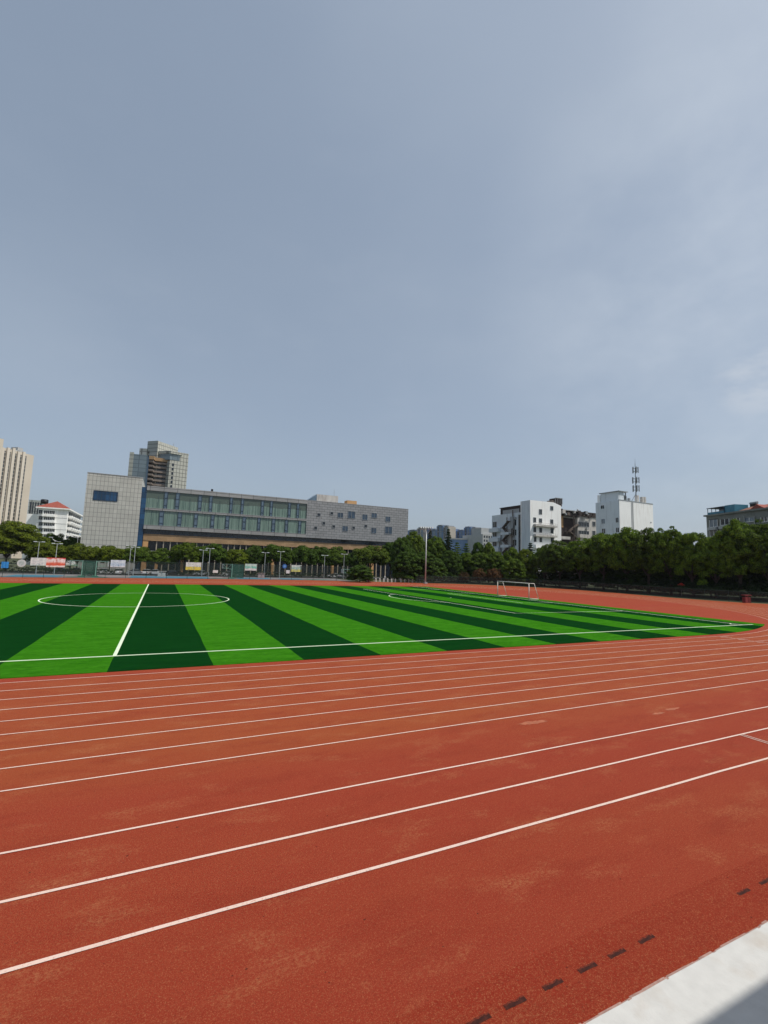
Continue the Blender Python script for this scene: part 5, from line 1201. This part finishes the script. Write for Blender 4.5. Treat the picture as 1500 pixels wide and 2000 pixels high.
for i in range(13):
    x = 53.0+i*1.05+(i > 5)*.5; y = 86.2-i*.22
    if fb is None:
        fb = empty('bollard', (x, y, 0), 'first short white stone bollard from the left at the court gate', 'bollard', 'row of white bollards at the gate')
        MB().tube((x, y, 0), (x, y, .75), .2, .17, 10).build('shaft', M['bollard'], fb); MB().tube((x, y, .75), (x, y, .88), .2, .14, 10).build('cap', M['bollard'], fb)
        WL = (x, y)
    else:
        c_ = copy_tree(fb); c_.location = (x, y, 0)
        c_['label'] = ORD[i]+' short white stone bollard from the left at the court gate'
q = gz(1333, 1166); um = empty('umbrella', (q[0]+3, q[1]+2, 0), 'red umbrella glowing in the dark shade behind the fence', 'umbrella')
x, y = q[0]+3, q[1]+2
cn_ = MB(); nn_ = 10
cn_.add([(x, y, 2.75)]+[(x+.85*math.cos(2*math.pi*i/nn_), y+.85*math.sin(2*math.pi*i/nn_), 2.25) for i in range(nn_)]+[(x, y, 2.68)], [(0, i+1, (i+1) % nn_+1) for i in range(nn_)]+[(nn_+1, (i+1) % nn_+1, i+1) for i in range(nn_)])
cn_.build('canopy', mat('umbrella_red', (.5, .03, .02), .6, .1, 3), um); MB().tube((x, y, 0), (x, y, 2.7), .03).build('pole', M['metalpale'], um)
# a person in white by the bollards: one continuous skinned body
def person(x, y, label, top, low):
    V = [(0, 0, .95), (0, 0, 1.18), (0, 0, 1.42), (0, 0, 1.52), (0, -.01, 1.66), (-.19, 0, 1.40), (-.24, .03, 1.13), (-.22, -.08, .9), (.19, 0, 1.40), (.24, .02, 1.13), (.22, -.06, .9), (-.1, 0, .9), (-.12, -.04, .5), (-.12, 0, .08), (-.12, -.14, .04), (.1, 0, .9), (.12, .06, .5), (.12, .12, .08), (.12, 0, .04), (0, -.01, 1.75)]
    E_ = [(0, 1), (1, 2), (2, 3), (3, 4), (4, 19), (2, 5), (5, 6), (6, 7), (2, 8), (8, 9), (9, 10), (0, 11), (11, 12), (12, 13), (13, 14), (0, 15), (15, 16), (16, 17), (17, 18)]
    rad = [.15, .14, .16, .06, .10, .065, .045, .035, .065, .045, .035, .10, .065, .045, .04, .10, .065, .045, .04, .06]
    root = empty('person', (x, y, 0), label, 'person')
    me = bpy.data.meshes.new('body'); me.from_pydata(V, E_, []); o = bpy.data.objects.new('body', me); col.objects.link(o); o.parent = root
    me.materials.append(top); o.modifiers.new('skin', 'SKIN'); o.modifiers.new('sub', 'SUBSURF').levels = 1
    for i, r in enumerate(rad): me.skin_vertices[0].data[i].radius = (r, r*.8)
    me.skin_vertices[0].data[0].use_root = True
    MB().tube((x, y, 1.70), (x, y+.01, 1.79), .11, .07, 10).build('hair', M['black'], root)
    MB().tube((x, y, .55), (x, y, 1.0), .19, .165, 10).build('skirt', low, root)
ps = at(752, 1130, 88); person(ps[0], 88, 'person in white clothes walking behind the white bollards', mat('white_cloth', (.65, .62, .6), .8, .05, 4), mat('pale_cloth', (.5, .48, .47), .8, .05, 4))

# ---------------------------------------------------------------- summer haze
hz = MB().box(-560, 640, -60, 700, -1.5, 116).build('haze', M['white'], label='thin summer haze', kind='stuff')
hm = bpy.data.materials.new('haze_air'); hm.use_nodes = True; n = hm.node_tree; n.nodes.clear()
ov = n.nodes.new('ShaderNodeOutputMaterial'); pv = n.nodes.new('ShaderNodeVolumePrincipled')
pv.inputs['Color'].default_value = (.88, .93, 1, 1); pv.inputs['Density'].default_value = .00006; pv.inputs['Anisotropy'].default_value = .1
n.links.new(pv.outputs[0], ov.inputs['Volume']); hz.data.materials.clear(); hz.data.materials.append(hm)
